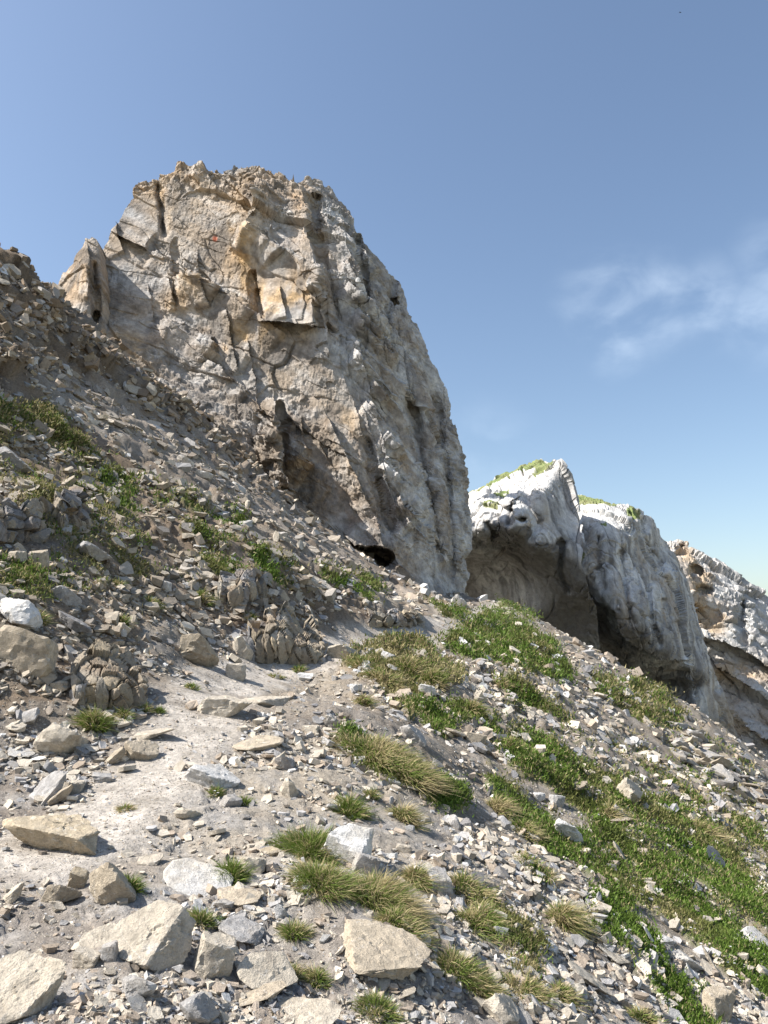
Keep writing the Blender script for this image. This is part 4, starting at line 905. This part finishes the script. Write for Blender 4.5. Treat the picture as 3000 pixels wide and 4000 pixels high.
# ------------------------------------------------------------------ mid-sized stones, each its own object
PROTO = []
for k in range(26):
    kd = ['slab', 'slab', 'slab', 'wedge', 'block', 'wedge'][k % 6]
    r_ = np.random.default_rng(900+k)
    V, F = rock_shape(2000+k*13, kd, (1, r_.uniform(.55, .95), r_.uniform(.16, .3) if kd == 'slab' else r_.uniform(.35, .6)), 3)
    PROTO.append((mesh('stone', V, F, M_ROCK, True, sharp=16), kd))
def free(px, py, r):
    for x, y, a, b in BOUND:
        if abs(px-x) < a+r*.4 and abs(py-y) < b+r*.3: return False
    return True
seen_labels = set(); nmid = 0
P, Nn, (ii, jj) = sample(2200, (1-.93*tmq)*(1-.92*(vegq > .8))*(1-.4*brq)*(.35+.9*sstep(-.2, .3, n_d)))
ppx, ppy, pd = proj(P)
LAND = [a for a in ALL if a[2]]
for q in range(len(P)):
    if nmid >= 185: break
    px, py, d = ppx[q], ppy[q], pd[q]
    if not (10 < px < 2990 and 1000 < py < 3980): continue
    r_ = random.Random(q)
    sp = r_.choice([30, 34, 38, 42, 48, 56, 66])*(r_.choice([1, 1.4, 1.9]) if py > 2900 else 1); sz = sp*d/FOC
    if sz > .75 or not free(px, py, sp): continue
    me, kd = PROTO[q % len(PROTO)]
    n = Vector(unit(Nn[q]*.45+np.array([0, 0, .35])+SLOPE_N[min(ii[q], SLOPE_N.shape[0]-1), min(jj[q], SLOPE_N.shape[1]-1)]*.5))
    rot = n.to_track_quat('Z', 'Y').to_matrix() @ Euler((r_.gauss(0, .22), r_.gauss(0, .22), r_.uniform(0, 6.28))).to_matrix()
    if r_.random() < .14: rot = rot @ Euler((r_.uniform(.7, 1.3), 0, 0)).to_matrix()
    cc = r_.choice('bbbbbttgggwwd'); colr = PAL[cc]*r_.uniform(.88, 1.1)
    lx, ly, lp = min(LAND, key=lambda a: (a[0]-px)**2+(a[1]-py)**2)
    dx, dy = px-lx, py-ly
    rel = ('right of' if dx > 0 else 'left of') if abs(dx) > abs(dy)*1.2 else ('downhill from' if dy > 0 else 'uphill from')
    dist = math.hypot(dx, dy); nearw = 'close' if dist < 170 else 'some way' if dist < 330 else 'far'
    cw = {'b': 'beige', 't': 'tan', 'g': 'grey', 'w': 'whitish', 'd': 'dark grey'}[cc]; sw = 'fist-sized' if sz < .14 else 'small' if sz < .3 else 'mid-sized'
    kw = {'slab': 'flat', 'wedge': 'wedge-shaped', 'block': 'blocky'}[kd]
    lab = None
    for extra_w in ('', 'tilted ', 'weathered '):
        t = f'{sw} {extra_w}{cw} {kw} stone {nearw} {rel} {lp}'
        if t not in seen_labels and len(t.split()) <= 16: lab = t; break
    if lab is None: continue
    seen_labels.add(lab)
    o = link('stone', me, loc=tuple(P[q]+np.array(n)*sz*.08), label=lab, cat='stone', group='loose stones on the scree')
    o.rotation_mode = 'QUATERNION'; o.rotation_quaternion = rot.to_quaternion(); o.scale = (sz,)*3
    o.color = (*np.clip(colr, 0, .8), 1); BOUND.append((px, py, sp*.5, sp*.4)); nmid += 1

# ------------------------------------------------------------------ scree: stones past counting
def hull(seed, dims, npt=10):
    r = np.random.default_rng(seed); bm = bmesh.new()
    for _ in range(npt):
        v = r.uniform(-1, 1, 3); v /= max(abs(v).max(), (np.abs(v)**3).sum()**(1/3)); bm.verts.new((v*np.array(dims)/2).tolist())
    g = bmesh.ops.convex_hull(bm, input=bm.verts[:]); bmesh.ops.delete(bm, geom=[e for e in g['geom_interior'] if isinstance(e, bmesh.types.BMVert)], context='VERTS')
    bmesh.ops.triangulate(bm, faces=bm.faces[:]); bm.verts.index_update(); bmesh.ops.recalc_face_normals(bm, faces=bm.faces[:])
    V = np.array([v.co[:] for v in bm.verts]); F = np.array([[v.index for v in f.verts] for f in bm.faces]); bm.free(); return V, F
def scatter_stones(name, P, Nn, size, cols, hulls, up=.35, jit=.24, sink=.03):
    n = len(P); Vs, Fs, Cs = [], [], []; base = 0
    zz = unit(Nn*(1-up)+np.array([0, 0, up])+np.array([.12, -.05, 0])+rng.normal(0, jit, (n, 3)))
    stand = rng.random(n) < .13
    zz[stand] = unit(zz[stand]*.35+rng.normal(0, .8, (int(stand.sum()), 3)))
    t = rng.normal(0, 1, (n, 3)); xx = unit(t-(t*zz).sum(1, keepdims=True)*zz); yy = np.cross(zz, xx)
    Rm = np.stack([xx, yy, zz], -1)
    for h in range(len(hulls)):
        m = np.arange(h, n, len(hulls)); V, F = hulls[h]
        W = np.einsum('nij,vj->nvi', Rm[m], V)*size[m][:, None, None]+(P[m]+zz[m]*size[m][:, None]*sink)[:, None]
        Vs.append(W.reshape(-1, 3)); Fs.append((F[None]+(base+np.arange(len(m))*len(V))[:, None, None]).reshape(-1, 3)); base += len(m)*len(V)
        Cs.append(np.repeat(cols[m], len(V), 0))
    return mesh(name, np.concatenate(Vs), np.concatenate(Fs), M_SCREE, False, np.clip(np.concatenate(Cs), .03, .8))
def plate(seed, thick):
    r = np.random.default_rng(seed); n = int(r.integers(5, 7)); a = np.sort(r.uniform(0, 2*math.pi, n)+0) ; a = np.linspace(0, 2*math.pi, n, endpoint=False)+r.uniform(-.4, .4, n)
    rad = r.uniform(.36, .56, n); ec = r.uniform(.55, .95)
    top = np.stack([np.cos(a)*rad, np.sin(a)*rad*ec, np.full(n, thick/2)+r.normal(0, thick*.12, n)], 1)
    bot = top*np.array([r.uniform(.7, .95), r.uniform(.7, .95), 1])+np.array([*r.normal(0, .04, 2), -thick])
    F = [(0, i, i+1) for i in range(1, n-1)]+[(n, n+i+1, n+i) for i in range(1, n-1)]
    for i in range(n): j = (i+1) % n; F += [(i, n+i, n+j), (i, n+j, j)]
    return np.vstack([top, bot]), np.array(F)
HULLS = [plate(3500+k, random.uniform(.12, .3)) if k % 3 else plate(3500+k, random.uniform(.3, .55)) for k in range(24)]+[hull(3000+k, (1, random.uniform(.5, .9), random.uniform(.16, .34) if k % 3 else random.uniform(.4, .7))) for k in range(6)]
def stone_cols(n, ij):
    u = rng.random(n); c = np.empty((n, 3))
    pal = [BEIGE*1.08, TAN*1.1, GREY*1.05, PALE*1.0, DGREY*1.3, LILAC*1.1]; th = np.cumsum([.46, .22, .16, .07, .04, .05])
    idx = np.searchsorted(th, u*th[-1]); c = np.array(pal)[np.clip(idx, 0, 5)]
    li = liq[ij][:, None]; br = brq[ij][:, None]
    ea = earthq[ij][:, None]; c = c+(np.array([.37, .305, .22])-c)*ea*.4; c = c*(1-.12*ea); c = c+(LILAC*1.0-c)*li*.6; c = c+(BROWN*1.7-c)*br*np.clip(rng.random((n, 1))*1.3, 0, 1)*.9
    return c*rng.uniform(.64, 1.08, (n, 1))
NS = 33000
P, Nn, ij = sample(NS, (1-.6*tmq)*(1-.93*(vegq > .8))*(1-.45*(vegq > .4))*(1-.4*earthq)*(.12+sstep(-.3, .25, n_d)))
d_ = proj(P)[2]; upx = (1-rng.random(NS))**(-1/1.55)
pxs = np.clip(2.5*upx, 2.5, 14); pxs = np.where(tmq[ij] > .5, np.clip(pxs*.55, 1.3, 5), pxs)
size = np.clip(pxs*d_/768, .016, .42)
far_up = sstep(18, 30, d_)
link('scree', scatter_stones('scree', P, Nn, size, stone_cols(NS, ij), HULLS), kind='stuff', label='angular limestone scree covering the slope', cat='scree')
NR2 = 11500      # rubble: the larger broken plates that lie on the scree
P, Nn, ij = sample(NR2, (1-.92*tmq)*(1-.72*(vegq > .8))*(1+1.6*earthq)*(1-.35*liq)*(1+.8*brq)*(1+2.0*(qd < 7))*(.08+sstep(-.25, .3, n_d))*(qpy < 4300))
d_ = proj(P)[2]; pxs = np.clip(5.0*(1-rng.random(NR2))**(-1/2.0), 5, 18); size = np.clip(pxs*(1+.5*brq[ij])*d_/768, .03, .7)
link('rubble', scatter_stones('rubble', P, Nn, size, stone_cols(NR2, ij)*1.06, HULLS, up=.5, jit=.36, sink=.14), kind='stuff', label='broken limestone plates lying thick on the scree', cat='rubble')
NG = 20000
P, Nn, ij = sample(NG, (.6+.9*tmq)*(.25+1.2*sstep(-.3, .3, -n_d))*(1-.95*(vegq > .8))*(qd < 13))
d_ = proj(P)[2]; size = np.clip(rng.uniform(1.2, 2.6, NG)*d_/768, .008, .05)
HT = [hull(4000+k, (1, .8, .45), 7) for k in range(8)]
link('gravel', scatter_stones('gravel', P, Nn, size, stone_cols(NG, ij)*.97, HT), kind='stuff', label='fine grey gravel strewn over the trail', cat='gravel')

# ------------------------------------------------------------------ grass
def blades(base, dirn, bend, L, Wd, c0, c1, seg=3):
    n = len(base); T = np.linspace(0, 1, seg+1)
    sidev = unit(np.cross(dirn, rng.normal(0, 1, (n, 3))))
    Vs = []; Cs = []
    for k, t in enumerate(T[:-1]):
        p = base+dirn*(L*t)[:, None]+bend*(L*t*t)[:, None]; w_ = (Wd*(1-.75*t))[:, None]*.5
        Vs += [p-sidev*w_, p+sidev*w_]; c = c0+(c1-c0)*t; Cs += [c, c]
    Vs.append(base+dirn*L[:, None]+bend*L[:, None]); Cs.append(c1)
    m = 2*seg+1; V = np.stack(Vs, 1).reshape(-1, 3); Cc = np.stack(Cs, 1).reshape(-1, 3)
    f = []
    for k in range(seg-1): f += [(2*k, 2*k+1, 2*k+2), (2*k+1, 2*k+3, 2*k+2)]
    f.append((2*seg-2, 2*seg-1, 2*seg))
    F = (np.array(f)[None]+(np.arange(n)*m)[:, None, None]).reshape(-1, 3)
    return V, F, Cc
def tuft(px, py, wpx, hpx, st, label, name='grass_tuft', n=None, droop=.5, short=None, spread=1.0, dark=1.0, mound=.35):
    """tussock: blades rooted on a low mound, arching outwards and downhill"""
    g, d = at(px, py+hpx*.25); k = d/FOC
    rx, h = wpx*k*.5, hpx*k*.82; st = st*.8
    n = n or int(np.clip(wpx*hpx/15, 200, 3200))
    a = rng.uniform(0, 2*math.pi, n); rr = np.sqrt(rng.random(n))
    sp_ = .72 if wpx < 140 else .98
    if wpx >= 140: n_big = 1; h = h*.8
    off = np.stack([np.cos(a)*rr*rx*sp_, np.sin(a)*rr*rx*sp_*.85, np.zeros(n)], 1)
    off[:, 0] *= 1+.25*np.sin(a*3+px); off[:, 1] *= 1+.25*np.cos(a*2+py)
    P = g+off; z = hterr(P[:, 0], P[:, 1]); P[:, 2] = z-.01+mound*h*(1-rr**2)
    nrm = tnormal(np.array([g[0]]), np.array([g[1]]), .4)[0]; down = np.array([nrm[0], nrm[1], 0]); down = down/(np.linalg.norm(down)+1e-6)
    outw = np.stack([np.cos(a)*rr, np.sin(a)*rr, np.zeros(n)], 1)
    dirn = unit(outw*.85*spread+nrm*.3+np.array([0, 0, .85])+rng.normal(0, .34, (n, 3)))
    bend = outw*.5+down*droop*.22+np.array([0, 0, -.25-.22*droop])+rng.normal(0, .20, (n, 3))
    L = h*rng.uniform(.35, .9, n)*(1-.2*rr); Wd = np.maximum(h*.02, .85*d/768)*rng.uniform(.7, 1.2, n)
    s = rng.random(n) < np.clip(st+.5*fbm(P*6/max(rx, .1)*.3, 2, 7), .02, .98)
    g0 = GREEN*1.25*rng.uniform(.7, 1.35, (n, 1)); o0 = OLIVE*rng.uniform(.9, 1.6, (n, 1)); y0 = STRAW*rng.uniform(.7, 1.25, (n, 1))
    mix = rng.random((n, 1)); gg = g0+(o0-g0)*mix*.8
    c1 = np.where(s[:, None], y0, gg)*dark; c0 = np.where(s[:, None], y0*.75, gg*.9)*dark
    V, F, Cc = blades(P, dirn, bend, L, Wd, c0, c1)
    me = mesh(name, V-g, F, M_GRASS, True, np.clip(Cc, .01, .7))
    o = link(name, me, loc=tuple(g), label=label, cat='grass tuft', group='grass tufts'); ALL.append((px, py, short)); return o
TUFTS = [
 (1500,2930,330,170,.78,'largest straw-coloured tussock drooping over the slope right of the trail',1.3),
 (1610,3010,170,170,.85,'straw grass hanging from the lower end of the largest tussock',1.5),
 (1230,3290,230,190,.35,'large green tussock left of the white lichen rock',.6),
 (1270,3420,250,190,.5,'dense mixed tussock below the large green one',.8),
 (1480,3480,280,210,.72,'broad yellowish tussock under the white lichen rock',1.0),
 (1560,3590,180,150,.7,'yellow grass tail at the lower end of the broad yellowish tussock',1.1),
 (1365,3150,130,110,.35,'dark-tipped tuft above the white lichen rock',.3),
 (1448,3098,64,66,.5,'small upright tuft on gravel below the largest tussock',.3),
 (1582,3180,110,120,.8,'dry straw tuft hanging over a small ledge',1.2),
 (1625,3420,110,140,.62,'hanging olive tuft beside the fractured grey rock',1.3),
 (1820,3460,140,150,.6,'olive tuft right of the fractured grey rock',1.1),
 (1870,3590,150,150,.55,'long olive tuft trailing downhill below the fractured grey rock',1.2),
 (1150,3635,120,100,.4,'spiky green tuft on gravel right of the white-veined slab',.3),
 (1140,3800,100,90,.5,'sparse green tuft right of the pinkish beige slab',.3),
 (1235,3815,90,90,.6,'brownish tuft just right of the sparse green tuft',.3),
 (1480,3925,150,110,.5,'spiky mixed tuft near the bottom edge',.3),
 (1400,3760,64,66,.35,'little green tuft at the brown-sided stone',.3),
 (905,3400,125,110,.05,'round dark green tuft beside the smooth whitish slab',.3),
 (785,3580,120,90,.3,'green and rusty tuft above the tall beige block',.3),
 (505,3450,80,110,.2,'thin dark tuft growing against the blocky bank rock',.5),
 (368,2815,120,120,.45,'green-topped tuft right of the pale rounded boulder',.8),
 (482,2790,66,70,.4,'tuft at the foot of the fractured outcrop nearest the trail',.6),
 (410,2728,56,44,.3,'small bright tuft under the fractured outcrop blocks',.4),
 (568,2765,56,56,.4,'tuft at the right corner of the fractured outcrop',.6),
 (622,2772,44,44,.1,'dark leafy tuft on the trail edge by the fractured outcrop',.3),
 (748,2680,62,46,.25,'dark green tuft alone on the trail bank',.4),
 (1168,2612,54,44,.3,'green tuft on the path below the spiky outcrop',.3),
 (1080,2640,66,34,.6,'low yellowish tuft right of the cube-like block',.3),
 (1420,2735,64,86,.8,'dry grass tuft at the edge of the turf bank',1.0),
 (490,3152,84,44,.9,'flat dry straw tuft lying on the trail',.4),
 (842,3090,64,60,.6,'half-dry tuft beside the rounded grey stone',.4),
 (955,3130,70,56,.0,'leafy green plant right of the rounded grey stone',.3),
 (1945,3150,90,110,.95,'pale straw tuft on the flank beside dark turf',1.4),
 (2060,3235,130,90,.85,'straw grass fringe above the lichen-spotted rock',1.3),
 (2205,3575,110,170,.9,'long straw tussock hanging on the right slope',1.5),
 (2130,3415,84,84,.7,'half-dry tuft on bare scree left of the big turf band',.8),
 (2060,3360,70,70,.5,'small olive tuft on bare scree uphill of the half-dry tuft',.6),
 (2060,3850,170,120,.8,'dry tussock right of the bottom slab group',1.0),
 (2190,3880,120,110,.7,'yellowish tuft right of the dry tussock',1.0),
 (2510,3965,130,80,.5,'green-yellow tuft at the bottom edge below the long slab',.5),
 (1800,3770,210,150,.45,'big yellow-green tussock on the lower slope',1.0),
 (1880,3840,140,120,.75,'straw fringe below the big yellow-green tussock',1.2),
 (2740,3235,150,110,.85,'straw grass crest above the upper turf band',1.2),
 (2390,3165,120,80,.75,'straw tuft under the pale outcrop rock',1.1),
 (1850,2760,80,90,.6,'rusty tuft at the dark earth notch',1.0),
 (1960,2660,90,50,.7,'thin dry grass on the upper flank',.8),
 (2000,2900,90,60,.8,'dry grass strip above the dark turf',1.0),
 (1420,2590,120,70,.55,'grass fringe on the turf bank beside the path bend',.9),
 (1500,2640,150,90,.65,'yellowish grass on the turf bank right of the path',1.0),
 (1600,2590,150,90,.6,'long grass on the crest of the turf bank',1.0),
 (1690,2640,120,80,.6,'grass on the right end of the turf bank',1.0),
 (470,1520+760,60,50,.6,'olive tuft on the left slope near the whitish block',.6),
 (590,2350,70,60,.55,'olive tuft above the fractured outcrop',.7),
 (480,2420,60,60,.7,'rusty tuft on rubble above the fractured outcrop',.7),
 (145,2405,70,80,.55,'tuft growing on the white-blotched boulder',1.0),
 (260,2060,90,60,.5,'bright olive tuft under the upright column outcrop',.8),
 (790,2330,80,70,.6,'hanging tuft left of the grey blocky outcrop',1.0),
 (980,2415,60,60,.4,'small tuft at the left side of the spiky outcrop',.6),
 (1180,2520,50,60,.2,'green tuft at the right foot of the spiky outcrop',.6),
]
for t in TUFTS: tuft(t[0], t[1], t[2], t[3], t[4], t[5], droop=t[6])
# turf: short blades and leaves past counting
NT = 170000
P, Nn, ij = sample(NT, (vegq > .3)*(.45+.55*(vegq > .9)))
_t = rng.normal(0, 1, (NT, 3)); _t -= (_t*Nn).sum(1, keepdims=True)*Nn; P = P+_t*(np.hypot(P[:, 0], P[:, 1])*.006+.015)[:, None]+Nn*.012
d_ = proj(P)[2]; h = np.clip(3.8*d_/768, .03, .13)*rng.uniform(.4, 1.2, NT)
s_ = rng.random(NT) < np.clip(stq[ij]+.45*fbm(P*1.5, 3, 1500), .02, .95)
gcol = GREEN*rng.uniform(.55, 1.5, (NT, 1)); gcol = gcol+(OLIVE*1.1-gcol)*np.clip(.28+2.0*fbm(P*1.1, 3, 1510), 0, .95)[:, None]
cc = np.where(s_[:, None], (OLIVE*.4+STRAW*.6)*rng.uniform(.6, 1.2, (NT, 1)), gcol)
dirn = unit(Nn*.6+np.array([0, 0, .5])+rng.normal(0, .45, (NT, 3)))
V, F, Cc = blades(P-Nn*.01, dirn, rng.normal(0, .25, (NT, 3)), h, np.clip(1.9*d_/768, .009, .055), cc*.85, cc, seg=1)
link('turf', mesh('turf', V, F, M_GRASS, False, np.clip(Cc, .01, .7)), kind='stuff', label='patches of short green alpine turf on the slope', cat='grass')
# thin grass between the stones
NW = 14000
P, Nn, ij = sample(NW, (vegq < .5)*(n_d > .1)*(1-tmq)*(qpy > 1500)*(.25+(qpx > 1300)+(qpx < 900)*(qpy < 2400)))
d_ = proj(P)[2]; h = np.clip(4.5*d_/768, .03, .12)*rng.uniform(.4, 1.2, NW)
cc = (OLIVE+(STRAW-OLIVE)*rng.random((NW, 1)))*rng.uniform(.6, 1.1, (NW, 1))
V, F, Cc = blades(P-Nn*.01, unit(Nn*.4+np.array([0, 0, .6])+rng.normal(0, .35, (NW, 3))), rng.normal(0, .3, (NW, 3)), h, np.clip(1.0*d_/768, .004, .03), cc, cc, seg=1)
link('sparse_grass', mesh('sparse_grass', V, F, M_GRASS, False, np.clip(Cc, .01, .7)), kind='stuff', label='thin dry grass scattered between the stones', cat='grass')
# white flowers in the lower right turf
fl = []
for px, py in [(2790,3752),(2812,3760),(2845,3790),(2870,3792),(2855,3725),(2740,3715),(2270,3420),(2700,3650),(2715,3655),(2880,3840),(850,3128),(838,3120)]:
    g, d = at(px, py); r = max(.012, 1.1*d/768)
    for k in range(6):
        a = k*math.pi/3; c = g+np.array([0, 0, .06]); fl.append((c, a, r))
V = []; F = []
for c, a, r in fl:
    b0 = len(V); nx = np.array([math.cos(a), math.sin(a), .15]); sx = np.array([-math.sin(a), math.cos(a), 0]); V += [c, c+nx*r*.6+sx*r*.4, c+nx*r*1.1, c+nx*r*.6-sx*r*.4]; F.append((b0, b0+1, b0+2, b0+3))
link('white_flowers', mesh('white_flowers', np.array(V), np.array(F), M_GRASS, False, np.full((len(V), 3), .78)), kind='stuff', label='tiny white alpine flowers in the turf', cat='flowers')
# a bird high over the slope
bp = unproj(2657, 49, 70.0); bm = bmesh.new()
S = .26
def bv(*p): return bm.verts.new([q*S for q in p])
body = [[bv(x, math.cos(a)*w_, math.sin(a)*w_*.8) for a in np.linspace(0, 2*math.pi, 7)[:-1]] for x, w_ in ((-.5, .02), (-.3, .07), (0, .11), (.25, .09), (.38, .06), (.47, .015))]
for r0, r1 in zip(body, body[1:]):
    for k in range(6): bm.faces.new((r0[k], r0[(k+1) % 6], r1[(k+1) % 6], r1[k]))
for sgn in (-1, 1):
    a_, b_, c_, d0, e_ = bv(.2, .06*sgn, .03), bv(.15, .5*sgn, .2), bv(-.05, .95*sgn, .12), bv(-.12, .5*sgn, .18), bv(-.15, .06*sgn, .03)
    bm.faces.new((a_, b_, d0, e_)); bm.faces.new((b_, c_, d0))
t0 = bv(-.45, -.03, 0); t1 = bv(-.45, .03, 0); t2 = bv(-.75, .09, 0); t3 = bv(-.75, -.09, 0); bm.faces.new((t0, t1, t2, t3))
me = bpy.data.meshes.new('bird'); bm.to_mesh(me); bm.free()
mb, n_, b_ = mat_new('dark_feathers'); b_.inputs['Base Color'].default_value = (.02, .02, .022, 1); me.materials.append(mb)
bo = link('bird', me, loc=tuple(bp), label='tiny dark bird flying high in the blue sky', cat='bird'); bo.rotation_euler = (.5, .3, -.6)
